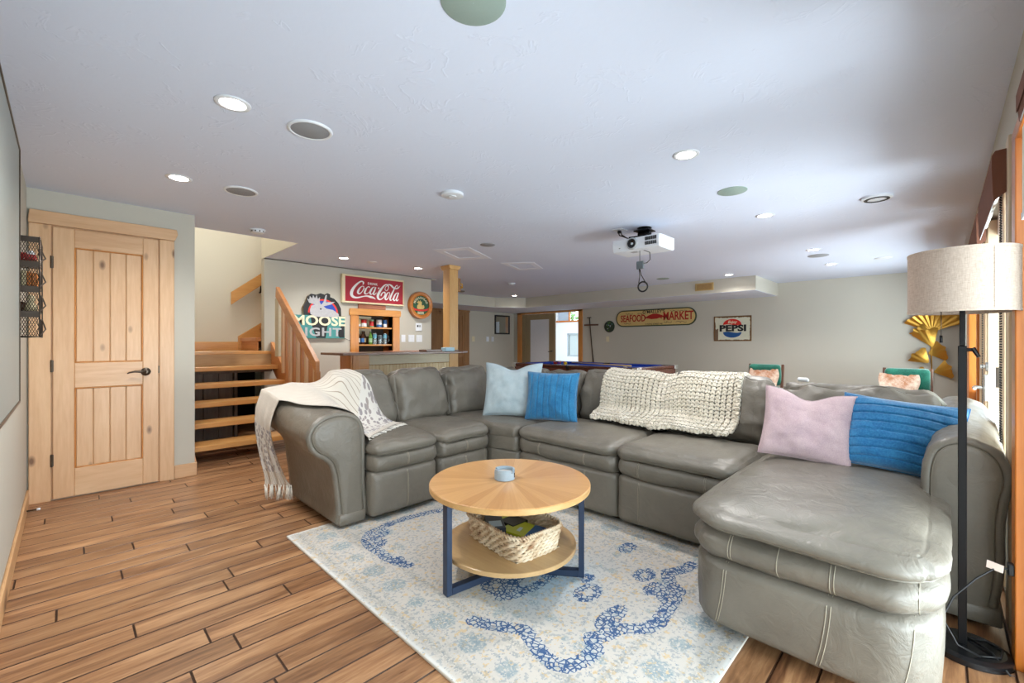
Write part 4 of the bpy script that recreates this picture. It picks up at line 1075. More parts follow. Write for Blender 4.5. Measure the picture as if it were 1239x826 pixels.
# ================================================================== COFFEE TABLE
TC = (1.586, 1.573)
ct = thing('coffee_table', (TC[0], TC[1], .0125), 'round two-tier oak coffee table with navy steel legs', 'table')
M_OAK, nt, b = new_mat('sunburst_oak'); v = coords(nt)
sx = N(nt, 'ShaderNodeSeparateXYZ'); L(nt, v, sx.inputs[0]); an = math_(nt, 'ARCTAN2', sx.outputs[1], sx.outputs[0])
seg = math_(nt, 'FLOOR', math_(nt, 'MULTIPLY', an, 36/(2*PI))); wn = N(nt, 'ShaderNodeTexWhiteNoise', noise_dimensions='1D'); L(nt, seg, wn.inputs['W'])
rad = math_(nt, 'SQRT', math_(nt, 'ADD', math_(nt, 'MULTIPLY', sx.outputs[0], sx.outputs[0]), math_(nt, 'MULTIPLY', sx.outputs[1], sx.outputs[1])))
cv = N(nt, 'ShaderNodeCombineXYZ'); L(nt, math_(nt, 'MULTIPLY', an, 14), cv.inputs[0]); L(nt, math_(nt, 'MULTIPLY', rad, 2.2), cv.inputs[1]); L(nt, seg, cv.inputs[2])
f = math_(nt, 'ADD', math_(nt, 'MULTIPLY', noise_(nt, cv.outputs[0], 3, 4), .6), math_(nt, 'MULTIPLY', wn.outputs['Value'], .4))
L(nt, ramp(nt, f, [(.15, s2l((186, 134, 80))), (.85, s2l((214, 166, 110)))]), b.inputs['Base Color']); b.inputs['Roughness'].default_value = .32; b.inputs['Coat Weight'].default_value = .25
M_OAKE = wood('oak_edge', (192, 148, 92), (216, 176, 120), 'x', 1, .4, 0)
M_OAKS = wood('oak_shelf_veneer', (174, 140, 96), (200, 166, 118), 'y', 1, .35, 0, coat=.2)
R0 = .405
G().lathe([(.001, .475), (R0-.004, .475), (R0, .471), (R0, .470)], 72, T(*TC, 0), cap=False).obj('tabletop', M_OAK, ct, True, angle=.5)
G().lathe([(R0, .4705), (R0, .449), (R0-.003, .446), (.001, .446)], 72, T(*TC, 0), cap=False).obj('tabletop_edge', M_OAKE, ct, True, angle=.5)
R1 = .335
G().lathe([(.001, .170), (R1-.003, .170), (R1, .168), (R1, .150), (R1-.003, .148), (.001, .148)], 64, T(*TC, 0), cap=False).obj('shelf', M_OAKS, ct, True, angle=.5)
for a in (172, -54, 59):
    r_ = math.radians(a); lx, ly = TC[0]+.36*math.cos(r_), TC[1]+.36*math.sin(r_)
    M = T(lx, ly, 0) @ RZ(r_)
    G().cbox(-.014, .014, -.020, .020, .013, .446, .002, M).obj('leg', M_NAVY, ct)
    G().cbox(-.36, -.014, -.019, .019, .013, .045, .002, M).obj('floor_bar', M_NAVY, ct)
    G().cbox(-.34, -.014, -.016, .016, .430, .4455, .002, M).obj('top_bar', M_NAVY, ct)
# coaster set
M_CONC = plain('blue_grey_concrete', (156, 172, 184), .6, 0, .2, 200, .12)
cs = thing('coaster_holder', (1.575, 1.60, .4755), 'small blue-grey round coaster holder on the table top', 'coaster holder')
g = G(); n = 40; c0 = T(1.575, 1.60, 0)
prof = [(.040, .478), (.052, .476), (.052, .52)]
def cup(a0, a1, z1, r0=.042, r1=.052):
    k = max(4, int((a1-a0)/(2*PI)*48)); vs = []; fs = []
    for i in range(k+1):
        a = a0+(a1-a0)*i/k
        for r_, z in ((r0, .477), (r1, .477), (r1, z1), (r0, z1)): vs.append((1.575+r_*math.cos(a), 1.60+r_*math.sin(a), z))
    for i in range(k):
        for q_ in range(4): fs.append((4*i+q_, 4*i+(q_+1) % 4, 4*i+4+(q_+1) % 4, 4*i+4+q_))
    g.add(vs, fs+[(0, 1, 2, 3), (4*k, 4*k+3, 4*k+2, 4*k+1)])
cup(0, 2*PI, .512); cup(math.radians(-60), math.radians(110), .528); cup(math.radians(150), math.radians(265), .528)
g.obj('holder', M_CONC, cs, True, angle=.5)
for k in range(4): G().lathe([(.001, .478+k*.009), (.040, .478+k*.009), (.041, .482+k*.009), (.040, .486+k*.009), (.001, .486+k*.009)], 28, c0, cap=False).obj('coaster', plain('grey_coaster', (188, 186, 180), .7), cs, True, angle=.6)
G().cbox(-.002, .002, -.003, .0, .488, .512, .0005, T(1.575, 1.60, 0) @ RZ(math.radians(-66)) @ T(.0, 0, 0) @ RZ(PI/2) @ T(0, -.052, 0)).obj('slot_mark', M_BLKPL, cs)
# woven basket
M_WICK, nt, b = new_mat('water_hyacinth'); v = coords(nt)
L(nt, ramp(nt, noise_(nt, v, 14, 3, .6, .4), [(.3, s2l((148, 110, 78))), (.45, s2l((204, 182, 152))), (.7, s2l((230, 218, 198)))]), b.inputs['Base Color']); b.inputs['Roughness'].default_value = .75
bump(nt, b, noise_(nt, v, 160, 3), .15, .002)
bk = thing('woven_basket', (1.585, 1.555, .171), 'rectangular woven basket on the lower table shelf', 'basket')
MB_ = T(1.585, 1.550, .171) @ RZ(math.radians(-7))
def rrect(hx, hy, r, n=64):
    out = []
    for k in range(n):
        a = 2*PI*k/n; c_, s_ = math.cos(a), math.sin(a); q_ = (abs(c_)**6+abs(s_)**6)**(-1/6)
        out.append((hx*c_*q_, hy*s_*q_))
    return out
q = random.Random(9)
for k in range(7):
    z = .008+k*.0155; hx, hy = .138+k*.0022, .20+k*.0028; path = rrect(hx, hy, .04, 110); g = G()
    for s in (0, PI):
        pts = [(x*(1+.035*math.cos(i*.9+s+k*1.7)), y*(1+.025*math.cos(i*.9+s+k*1.7)), z+.008*math.sin(i*.9+s+k*1.7)+q.uniform(-.0012, .0012)) for i, (x, y) in enumerate(path)]
        g.tube(pts, [.0068+q.uniform(-.0012, .0012) for _ in pts], 6, closed=True, M=MB_)
    g.obj('woven_strand', M_WICK, bk, True)
g = G(); rim = rrect(.156, .222, .04, 84)
for i, (x, y) in enumerate(rim):
    x2, y2 = rim[(i+1) % len(rim)]
    g.tube([(x*.955, y*.968, .112), (x, y, .124), (x2*1.035, y2*1.025, .112), (x2*1.02, y2*1.015, .104)], [.005, .0062, .0055, .004], 5, M=MB_)
g.obj('rim_wrap', M_WICK, bk, True)
g = G(); g.grid(lambda a, b_: MB_ @ Vector(((a-.5)*.27, (b_-.5)*.39, .003)), 2, 2); g.box(-.135, .135, -.195, .195, 0, .003, MB_); g.obj('basket_base', M_WICK, bk)
for i, (x, y, a, hx, hy, z0, z1, c_, lb) in enumerate(((.04, -.04, .25, .075, .10, .050, .062, (186, 196, 40), 'yellow-green box with blue corner lying in the basket'), (-.055, .08, -.5, .045, .085, .055, .085, (44, 52, 62), 'dark grey box with pale label at the back of the basket'), (.06, .10, .1, .055, .08, .050, .066, (36, 40, 36), 'black booklet with yellow-green strip in the basket'))):
    M = MB_ @ T(x, y, 0) @ RZ(a)
    t = thing('game_box', tuple(M @ Vector((0, 0, z0))), lb, 'box')
    G().cbox(-hx, hx, -hy, hy, z0, z1, .002, M).obj('case', plain('box_print', c_, .35), t)
    if i == 0:
        G().prism([(-hx+.001, -hy+.001), (hx-.001, -hy+.001), (hx-.001, -hy*.2), (-hx+.001, -hy*.5)], z1, z1+.0008, 'xy', M).obj('printed_corner', plain('blue_print', (34, 88, 150), .35), t)
        G().prism([(-hx*.5, 0), (hx*.1, .01), (hx*.1, .03), (-hx*.5, .02)], z1, z1+.0008, 'xy', M).obj('printed_patch', plain('cyan_print', (190, 214, 220), .35), t)
    if i == 1: G().box(-hx*.7, hx*.7, -hy*.7, hy*.1, z1, z1+.0008, M).obj('printed_label', plain('pale_print', (176, 200, 214), .4), t)
    if i == 2: G().box(-hx*.9, hx*.9, hy*.3, hy*.6, z1, z1+.0008, M).obj('printed_strip', plain('lime_print', (190, 200, 60), .4), t)
for k in (0,):   # filler: folded cloth the boxes rest on
    t = thing('folded_cloth', tuple(MB_ @ Vector((0, 0, .004))), 'dark folded cloth at the bottom of the basket', 'cloth')
    place(soft(.115, .175, .022, (.03, .03, .02), n=8, wr=.004, seed=3), MB_ @ T(0, 0, .027)).obj('cloth', plain('dark_cloth', (60, 62, 66), .9), t, True)
# ================================================================== STAIRCASE
st = thing('staircase', (1.4, 5.05, 0), 'open fir staircase rising to a landing behind the pine door wall', 'staircase')
SX0, SX1 = .835, 1.915
for k in range(5):
    z = .178*(k+1); y = 5.07+.26*k
    G().cbox(SX0, SX1, y, y+.285, z-.05, z, .004).obj('tread', M_FIRX, st)
G().cbox(SX0, SX1+.02, 6.37, 7.35, 1.03, 1.068, .004).obj('landing', M_FIRX, st)
G().cbox(SX0, SX1, 6.375, 6.395, .892, 1.03, .003).obj('landing_riser', wood('pale_riser', (178, 140, 96), (206, 172, 128), 'x', 1, .45), st)
G().cbox(SX0, 1.76, 7.325, 7.35, 1.068, 1.19, .003).obj('skirting', M_FIRX, st)
def stringer(x0, x1, lift, drop):
    ln = lambda y, o: .178+(y-5.07)*.6846+o
    G().prism([(4.86, max(0, ln(4.86, lift))), (6.40, ln(6.40, lift)), (6.40, ln(6.40, lift)-drop), (5.10, 0), (4.86, 0)], x0, x1, 'yz').obj('stringer', M_FIRY, st, bevel=.003)
stringer(.802, .835, .06, .30); stringer(SX1, SX1+.045, .10, .32)
# boards behind the treads
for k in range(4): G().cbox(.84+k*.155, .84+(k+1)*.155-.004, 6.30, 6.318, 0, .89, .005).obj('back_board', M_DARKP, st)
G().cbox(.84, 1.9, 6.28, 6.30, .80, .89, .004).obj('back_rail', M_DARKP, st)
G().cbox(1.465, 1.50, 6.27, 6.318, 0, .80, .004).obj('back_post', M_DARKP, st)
struct(G().box(.8, 1.97, 7.30, 7.345, 0, 1.0).obj('landing_shade_sheet', M_DARK))  # black sheet painting the shade in the open space under the landing
# upper flight turning right behind the bar wall
for k in range(4):
    x = 1.78+k*.26; z = 1.068+.178*(k+1); G().cbox(x, x+.29, 6.54, 7.34, z-.05, z, .004).obj('upper_tread', M_FIRY, st)
    G().cbox(x+.02, x+.035, 6.55, 7.33, z-.178, z-.05, .003).obj('upper_riser', M_FIRY, st)
G().prism([(1.76, 1.068), (1.76, 1.27), (2.9, 2.05), (2.9, 1.75), (2.0, 1.068)], 7.315, 7.345, 'xz').obj('upper_skirting', M_FIRX, st, bevel=.003)
# wall handrail plank, upper flight
hr = thing('wall_handrail', (1.9, 7.3, 2.0), 'reddish fir plank handrail sloping up the stairwell wall', 'handrail')
G().prism([(1.655, 1.72), (1.655, 1.90), (3.0, 2.98), (3.0, 2.80)], 7.24, 7.28, 'xz').obj('plank', M_FIRX, hr, bevel=.004)
G().tube([(2.045, 7.35, 1.93), (2.045, 7.30, 1.93), (2.045, 7.27, 2.03)], .012, 8).obj('bracket', M_BLACK, hr, True)
# balustrade on the open side
bs = thing('stair_balustrade', (1.9, 5.4, 0), 'fir plank stair balustrade with square balusters beside the moose sign', 'balustrade')
rl = lambda y: .975+(y-4.77)*.7243
G().prism([(4.77, rl(4.77)-.125), (4.77, rl(4.77)), (6.03, rl(6.03)), (6.05, rl(6.03)-.13)], 1.865, 1.91, 'yz').obj('top_rail', M_FIRY, bs, bevel=.004)
for k in range(9):
    y = 4.86+k*.125; ln = .178+(y-5.07)*.6846+.10
    G().cbox(1.880, 1.915, y-.022, y+.022, max(ln-.02, 0), rl(y)-.05, .003).obj('baluster', M_FIRZ if k % 2 else M_PINEV, bs)
G().cbox(1.875, 1.925, 4.785, 4.835, 0, rl(4.77)-.11, .004).obj('newel_post', M_FIRZ, bs)
G().cbox(1.875, 1.94, 5.97, 6.10, 1.0, 1.74, .004).obj('end_panel', M_WHWOOD, bs)

# ================================================================== BAR
bar = thing('home_bar', (3.2, 5.1, 0), 'pine home bar with dark walnut top and pale beadboard front', 'bar')
G().prism([(2.19, 4.83), (3.93, 4.83), (4.14, 4.98), (4.14, 5.45), (2.19, 5.45)], 1.028, 1.056, 'xy').obj('bar_top', M_WALNUT, bar, bevel=.005)
G().cbox(2.42, 2.50, 5.06, 5.11, 0, 1.028, .003).obj('corner_board', M_HONZ, bar)
G().cbox(2.40, 2.64, 5.075, 5.10, .86, 1.028, .003).obj('left_fascia', M_HONX, bar)
G().cbox(2.64, 3.88, 5.08, 5.10, .90, 1.028, .003).obj('fascia', M_WHWOOD, bar)
G().cbox(2.50, 2.64, 5.085, 5.10, 0, .86, .003).obj('left_panel', M_HONZ, bar)
for k in range(26): G().cbox(2.64+k*.048, 2.64+k*.048+.0465, 5.09, 5.102, .02, .895, .006).obj('bead_board', M_BEAD, bar)
G().cbox(2.42, 2.44, 5.11, 5.42, 0, 1.028, .003).obj('end_panel', M_HONZ, bar)
G().cbox(2.44, 4.08, 5.40, 5.42, 0, 1.02, .003).obj('back_panel', M_HONX, bar)
G().cbox(3.0, 3.9, 5.20, 5.38, 1.056, 1.064, .003).obj('mat_strip', M_RECL, bar)
po = thing('timber_post', (3.97, 5.16, 0), 'square fir support post rising through the bar end', 'post')
G().cbox(3.885, 4.045, 5.08, 5.24, 0, 2.25, .006).obj('shaft', M_POST, po)
G().prism([(3.86, 2.30), (3.86, 2.275), (3.885, 2.24), (4.045, 2.24), (4.07, 2.275), (4.07, 2.30)], 5.055, 5.265, 'xz').obj('cap', M_POST, po, bevel=.003)
G().cbox(3.875, 4.055, 5.07, 5.25, 1.057, 1.075, .003).obj('collar', M_WALNUT, po)
op = thing('bottle_opener', (4.05, 5.14, 2.05), 'dark plaque with brass bottle opener mounted on the post side', 'bottle opener')
G().cbox(4.046, 4.095, 5.085, 5.20, 1.93, 2.13, .004).obj('plaque', M_DKPINE, op)
g = G(); g.tube([(4.095, 5.14, 2.06), (4.15, 5.12, 2.05), (4.155, 5.12, 2.00), (4.12, 5.12, 1.985)], .010, 8); g.sphere((4.14, 5.12, 2.01), .018, 8, 6); g.obj('brass_opener', M_GOLD, op, True)
G().cbox(4.095, 4.18, 5.09, 5.17, 1.935, 1.955, .002).obj('cap_tray', M_BRONZE, op)
# things on the bar
t = thing('napkin_box', (3.80, 4.98, 1.056), 'pale blue napkin box on the bar beside the post', 'box'); G().cbox(3.70, 3.86, 4.93, 5.03, 1.0565, 1.11, .003).obj('box', plain('pale_blue_card', (176, 210, 226), .6), t); G().box(3.72, 3.84, 4.955, 5.005, 1.11, 1.112).obj('napkins', M_WHPL, t)
t = thing('serving_tray', (3.5, 5.0, 1.056), 'flat dark brown tray on the bar left of the box', 'tray'); g = G(); g.cbox(3.38, 3.64, 4.92, 5.10, 1.0565, 1.064, .002); g.obj('tray_base', M_WALNUT, t)
g = G(); g.cbox(3.38, 3.64, 4.92, 4.932, 1.064, 1.082, .002); g.cbox(3.38, 3.64, 5.088, 5.10, 1.064, 1.082, .002); g.cbox(3.38, 3.392, 4.932, 5.088, 1.064, 1.082, .002); g.cbox(3.628, 3.64, 4.932, 5.088, 1.064, 1.082, .002); g.obj('tray_rim', M_WALNUT, t)

# ================================================================== NICHE SHELF
ni = struct(G().box(NX0-.01, NX1+.01, 6.70, 6.71, NZ0, NZ1+.01).obj('trim_4', plain('niche_back', (64, 56, 48), .7)))
G().box(NX0+.10, NX0+.36, 6.69, 6.70, 1.42, NZ1).obj('light_back_panel', M_CREAM, ni); G().box(NX0+.10, NX0+.36, 6.69, 6.70, 1.28, 1.40).obj('light_back_panel', M_CREAM, ni)
G().box(NX0-.012, NX0, 6.41, 6.70, NZ0, NZ1+.01).obj('side_panel', M_HONZ, ni); G().box(NX1, NX1+.012, 6.41, 6.70, NZ0, NZ1+.01).obj('side_panel', M_HONZ, ni)
G().box(NX0, NX1, 6.41, 6.70, NZ1, NZ1+.012).obj('top_panel', M_HONX, ni)
for z in (1.42, 1.15): G().cbox(NX0, NX1, 6.425, 6.69, z-.022, z, .002).obj('shelf', M_HONX, ni)
for a in ((3.02, NX0), (NX1, 3.86)): G().cbox(a[0], a[1], 6.385, 6.41, .60, 1.60, .004).obj('casing', M_HONZ, ni)
G().prism([(3.0, 1.60), (3.0, 1.66), (3.01, 1.70), (3.87, 1.70), (3.88, 1.66), (3.87, 1.60)], 6.375, 6.41, 'xz').obj('head_casing', M_HONX, ni, bevel=.003)
t = thing('reclaimed_wood_block', (3.36, 6.38, 1.70), 'reddish reclaimed wood block on top of the niche frame', 'wood block'); G().cbox(3.14, 3.60, 6.375, 6.405, 1.701, 1.772, .004).obj('block', M_RECL, t)
def can(x, z, r, h, cols, label):
    t = thing('drink_can', (x, 6.52, z), label, 'can', 'cans on the upper niche shelf'); c0 = T(x, 6.52, z)
    for i, (a, b_, cl) in enumerate(cols): G().lathe([(r, a*h), (r, b_*h)], 20, c0, cap=False).obj('printed_band', cl, t, True)
    G().lathe([(.001, .003), (r*.8, .001), (r, .012)], 20, c0, cap=False).obj('can_base', M_STEEL, t, True)
    G().lathe([(r, h), (r*.84, h+.008), (r*.80, h+.004), (.001, h+.004)], 20, c0, cap=False).obj('lid', M_STEEL, t, True)
c_red, c_blue, c_white, c_cream, c_grn = [plain(n_, c_, .35) for n_, c_ in (('can_red', (196, 44, 42)), ('can_blue', (52, 110, 176)), ('can_white', (228, 232, 236)), ('can_cream', (222, 200, 150)), ('can_green', (150, 190, 150)))]
can(3.205, 1.42, .038, .125, [(.1, .35, c_white), (.35, 1, c_cream)], 'cream can at the left end of the upper niche shelf')
can(3.30, 1.42, .042, .12, [(.1, .55, c_white), (.55, 1, c_red)], 'white can with red top, second from left on the upper shelf')
can(3.43, 1.42, .034, .125, [(.1, .2, c_grn), (.2, .8, c_red), (.8, 1, c_grn)], 'red can with green ends in the middle of the upper shelf')
can(3.56, 1.42, .044, .125, [(.1, .4, c_blue), (.4, 1, c_white)], 'wide white can with blue foot on the upper shelf')
can(3.665, 1.42, .033, .125, [(.1, .5, c_white), (.5, 1, c_blue)], 'blue and white can at the right end of the upper shelf')
M_CLEAR, nt, b = new_mat('drinking_glass'); b.inputs['Base Color'].default_value = (.75, .88, .92, 1); b.inputs['Transmission Weight'].default_value = .85; b.inputs['Roughness'].default_value = .08
M_BOTT = plain('bottle_glass_brown', (74, 44, 26), .15); M_BOTG = plain('bottle_glass_green', (96, 140, 60), .15)
def bottle(x, y, mt, lcol, label, h=.22):
    t = thing('beer_bottle', (x, y, 1.15), label, 'bottle', 'bottles on the lower niche shelf'); c0 = T(x, y, 1.15)
    G().lathe([(.001, .002), (.027, .001), (.029, .01), (.029, h*.55), (.024, h*.66), (.013, h*.78), (.012, h*.95)], 18, c0, cap=False).obj('glass', mt, t, True)
    G().lathe([(.0293, h*.15), (.0293, h*.45)], 18, c0, cap=False).obj('paper_label', lcol, t, True)
    G().lathe([(.0145, h*.94), (.0145, h*.99), (.001, h)], 14, c0, cap=False).obj('cap', M_STEEL, t, True)
bottle(3.195, 6.50, M_BOTT, c_white, 'brown bottle at the left end of the lower niche shelf'); bottle(3.275, 6.52, M_BOTT, c_blue, 'brown bottle with blue label on the lower niche shelf')
bottle(3.345, 6.60, M_BOTT, c_cream, 'brown bottle set back behind the blue-labelled one'); bottle(3.40, 6.50, M_BOTG, c_grn, 'green-necked bottle left of the glass mugs', .215)
def mug(x, h, label, blue):
    t = thing('glass_mug', (x, 6.50, 1.15), label, 'mug', 'glass mugs on the lower niche shelf'); c0 = T(x, 6.50, 1.15)
    G().lathe([(.001, .001), (.031, .001), (.031, h), (.028, h), (.027, .014), (.001, .012)], 20, c0, cap=False).obj('glass_body', M_CLEAR, t, True, angle=.6)
    G().lathe([(.0314, h*.55), (.0314, h*.9)], 20, c0, cap=False).obj('printed_band', blue, t, True)
    G().tube([(x+.024, 6.48, 1.15+h*.8), (x+.040, 6.455, 1.15+h*.75), (x+.042, 6.452, 1.15+h*.35), (x+.024, 6.48, 1.15+h*.2)], .005, 8).obj('handle', M_CLEAR, t, True)
M_TEAL = plain('teal_print', (96, 160, 184), .3)
mug(3.475, .18, 'tall glass mug with blue print beside the green-necked bottle', M_TEAL); mug(3.565, .15, 'shorter glass mug with dark print between two tall ones', plain('grey_print', (80, 92, 98), .3)); mug(3.655, .18, 'tall glass mug with blue print at the right end of the shelf', M_TEAL)

# ================================================================== SIGNS
fY = lambda x, z, y: (lambda u, v_, d: (x+u, y-d, z+v_))
fX = lambda y, z, x: (lambda u, v_, d: (x-d, y-u, z+v_))
def poly(pts, fn, d0, d1):
    g = G(); n = len(pts); g.add([fn(a, b_, d0) for a, b_ in pts]+[fn(a, b_, d1) for a, b_ in pts], [tuple(range(n)), tuple(range(2*n-1, n-1, -1))]+[(i, (i+1) % n, n+(i+1) % n, n+i) for i in range(n)]); return g
def circ(cx, cy, rx, ry=None, n=32, a0=0, a1=2*PI): ry = ry or rx; return [(cx+rx*math.cos(a0+(a1-a0)*i/n), cy+ry*math.sin(a0+(a1-a0)*i/n)) for i in range(n if a1-a0 > 6.28 else n+1)]
P_WHITE = plain('sign_white', (236, 238, 238), .4); P_RED = plain('sign_red', (164, 6, 36), .45); P_CREAM = plain('sign_cream_frame', (226, 214, 178), .45)
P_BLK = plain('sign_black', (24, 24, 26), .5); P_TEAL = plain('sign_teal', (66, 140, 138), .45, var=.25); P_BLUE = plain('sign_blue', (32, 66, 168), .4); P_LRED = plain('sign_bright_red', (210, 44, 36), .4); P_GREY = plain('sign_grey', (176, 176, 180), .5, var=.2, bscale=400); P_IVORY = plain('sign_ivory', (232, 224, 190), .5)
# red soda sign
SXA, SXB, SZA, SZB = 2.868, 3.915, 1.775, 2.205
sg = thing('soda_sign', ((SXA+SXB)/2, 6.38, SZA), 'long red soda sign with white script lettering in a cream frame', 'sign')
fn = fY(0, 0, 6.345)
g = G(); g.cbox(SXA, SXB, 6.345, 6.405, SZB-.028, SZB, .006); g.cbox(SXA, SXB, 6.345, 6.405, SZA, SZA+.028, .006); g.cbox(SXA, SXA+.05, 6.345, 6.405, SZA+.028, SZB-.028, .006); g.cbox(SXB-.02, SXB, 6.345, 6.405, SZA+.028, SZB-.028, .006); g.obj('frame', P_CREAM, sg)
G().box(SXA+.05, SXB-.02, 6.350, 6.40, SZA+.028, SZB-.028).obj('face', P_RED, sg)
def cc_map(px, py, d):
    u = (px-112)/1066; u = u*(1.0+.10*(1-u)); top = 105+120*(px-112)/1066; bot = 545+75*(px-112)/1066; v_ = (py-top)/(bot-top)
    return (SXA+.05+u*(SXB-.02-SXA-.05), 6.3495-d, SZB-.028-v_*(SZB-SZA-.056))
g = G()
for pts, ws in (
    ([(395, 258), (405, 225), (375, 203), (325, 225), (262, 290), (218, 365), (208, 430), (235, 475), (300, 490), (400, 468), (470, 462), (530, 478), (585, 495), (618, 520)], [16, 24, 20, 26, 38, 46, 46, 40, 26, 18, 24, 40, 26, 3]),
    ([(388, 285), (350, 312), (318, 365), (312, 405), (335, 422), (372, 395), (405, 340), (410, 300), (388, 285)], [8, 20, 34, 30, 20, 12, 12, 12, 8]),
    ([(405, 345), (440, 320)], [8, 6]),
    ([(512, 312), (498, 296), (465, 312), (435, 365), (425, 405), (445, 425), (480, 412), (520, 370)], [18, 10, 16, 32, 30, 20, 10, 6]),
    ([(602, 308), (575, 308), (540, 350), (518, 400), (530, 430), (560, 418), (590, 370)], [8, 14, 32, 30, 20, 10, 6]),
    ([(622, 305), (600, 365), (578, 418), (598, 436), (640, 400)], [20, 28, 28, 16, 5]),
    ([(815, 365), (798, 345), (815, 300), (845, 282), (868, 300), (862, 340), (830, 372), (812, 362)], [10, 10, 10, 12, 14, 12, 10, 8]),
    ([(872, 290), (840, 262), (790, 275), (730, 335), (680, 410), (660, 465), (675, 510), (715, 520), (765, 490), (800, 440), (796, 402), (765, 398), (730, 430), (722, 462)], [10, 14, 24, 38, 46, 44, 34, 20, 14, 18, 22, 18, 22, 14]),
    ([(835, 262), (885, 262), (930, 285), (965, 315), (1010, 335), (1065, 330), (1115, 290)], [5, 16, 32, 30, 20, 22, 4]),
    ([(880, 398), (845, 415), (812, 470), (805, 510), (828, 525), (862, 495), (890, 440), (892, 408), (880, 398)], [8, 20, 34, 30, 20, 12, 12, 12, 8]),
    ([(1055, 318), (1065, 290), (1040, 280), (1005, 315), (960, 390), (915, 470), (900, 520), (920, 540), (955, 510)], [8, 8, 10, 18, 30, 34, 28, 14, 5]),
    ([(1062, 412), (1030, 418), (995, 460), (972, 515), (988, 545), (1015, 530), (1045, 480)], [8, 14, 30, 30, 20, 10, 6]),
    ([(1082, 408), (1058, 465), (1034, 525), (1050, 550), (1088, 520)], [20, 28, 28, 16, 5])): ribbon(g, pts, ws, cc_map, .002)
g.prism([(660, 325), (678, 308), (694, 325), (678, 342)], 0, 1, 'xy'); v8 = g.v[-8:]; g.v[-8:] = [cc_map(a, b_, c_*.002) for a, b_, c_ in v8]
g.obj('script_lettering', P_WHITE, sg)
text_geo('DRINK', .05, fY(SXA+.05+.45*(SXB-SXA-.07), SZB-.028-.085, 6.3495), .002, bold=.001, spacing=1.15).obj('lettering', P_WHITE, sg)
# moose sign
ms_ = thing('moose_sign', (2.56, 6.35, 1.22), 'teal and black cut-out beer sign with a grey moose head beside the stairs', 'sign')
fn = fY(0, 0, 6.37)
hull = [(2.33, 1.56), (2.32, 1.68), (2.36, 1.76), (2.38, 1.83), (2.43, 1.87), (2.50, 1.86), (2.56, 1.885), (2.62, 1.87), (2.66, 1.895), (2.70, 1.88), (2.70, 1.84), (2.76, 1.82), (2.82, 1.76), (2.86, 1.68), (2.865, 1.56)]
poly([(2.18, 1.235), (2.92, 1.235), (2.92, 1.57), (2.865, 1.57)]+hull[::-1]+[(2.18, 1.57)], fn, -.03, .0).obj('backing', plain('sign_gold_edge', (150, 128, 84), .5), ms_)
poly(hull, fn, .0, .004).obj('black_panel', P_BLK, ms_)
poly([(2.185, 1.24), (2.915, 1.24), (2.915, 1.565), (2.185, 1.565)], fn, .0, .005).obj('teal_panel', P_TEAL, ms_)
poly([(2.84, 1.25), (2.91, 1.25), (2.91, 1.47), (2.86, 1.42), (2.80, 1.30)], fn, .005, .006).obj('black_patch', P_BLK, ms_)
poly([(2.50, 1.245), (2.63, 1.245), (2.66, 1.42), (2.70, 1.56), (2.42, 1.56), (2.44, 1.42)], fn, .005, .006).obj('black_patch', P_BLK, ms_)
ang = lambda r_: [(2.60+r_*math.cos(a), 1.60+r_*.95*math.sin(a)) for a in np.linspace(PI*1.0, 0, 28)]
poly(ang(.215)+ang(.19)[::-1], fn, .004, .007).obj('red_ring', P_LRED, ms_); poly(ang(.19), fn, .004, .0055).obj('blue_disc', P_BLUE, ms_)
poly([(2.42, 1.58), (2.41, 1.64), (2.43, 1.70), (2.48, 1.72), (2.40, 1.74), (2.37, 1.80), (2.40, 1.785), (2.41, 1.835), (2.44, 1.80), (2.455, 1.85), (2.48, 1.805), (2.505, 1.855), (2.52, 1.80), (2.55, 1.83), (2.545, 1.76), (2.565, 1.72), (2.60, 1.76), (2.63, 1.86), (2.65, 1.87), (2.635, 1.76), (2.72, 1.77), (2.77, 1.775), (2.70, 1.73), (2.60, 1.70), (2.64, 1.67), (2.74, 1.655), (2.82, 1.60), (2.83, 1.56), (2.76, 1.55), (2.60, 1.545), (2.48, 1.55)], fn, .007, .011).obj('moose_head', P_GREY, ms_)
poly(circ(2.56, 1.66, .012), fn, .011, .012).obj('eye', P_BLK, ms_)
text_geo('MOOSE', .19, fY(2.55, 1.485, 6.364), .002, bold=.005, sx=1.17).obj('lettering', P_IVORY, ms_)
text_geo('IGHT', .165, fY(2.60, 1.325, 6.364), .002, bold=.004, sx=1.30, spacing=1.1).obj('lettering', P_GREY, ms_)
G().tube([(2.92, 6.40, 1.25), (2.98, 6.40, 1.22), (3.02, 6.40, 1.21)], .003, 6).obj('cable', P_BLK, ms_, True)
# round barrel sign
rs = thing('barrel_sign', (4.25, 6.36, 1.58), 'round wood-rimmed green beer sign with a golden moose', 'sign')
fn = fY(4.25, 1.815, 6.35)
G().lathe([(.165, .0), (.165, .03), (.185, .045), (.225, .04), (.235, .0), (.235, -.03), (.165, -.03)], 48, T(4.25, 6.37, 1.815) @ RX(PI/2), cap=False).obj('wood_rim', wood('barrel_rim', (170, 96, 30), (216, 140, 58), 'x', 2, .35, coat=.4), rs, True, angle=.8)
poly(circ(0, 0, .17), fn, -.03, -.01).obj('green_disc', plain('sign_green', (34, 84, 56), .5), rs)
P_GOLDP = plain('sign_gold_print', (214, 184, 110), .5, var=.2)
poly([(-.075, -.05), (-.07, .0), (-.04, .02), (-.085, .05), (-.06, .055), (-.05, .085), (-.03, .06), (-.01, .09), (.0, .055), (.02, .07), (.02, .03), (.015, .01), (.03, .0), (.06, .01), (.075, -.03), (.05, -.06), (-.05, -.065)], fn, -.01, -.006).obj('moose_figure', P_GOLDP, rs)
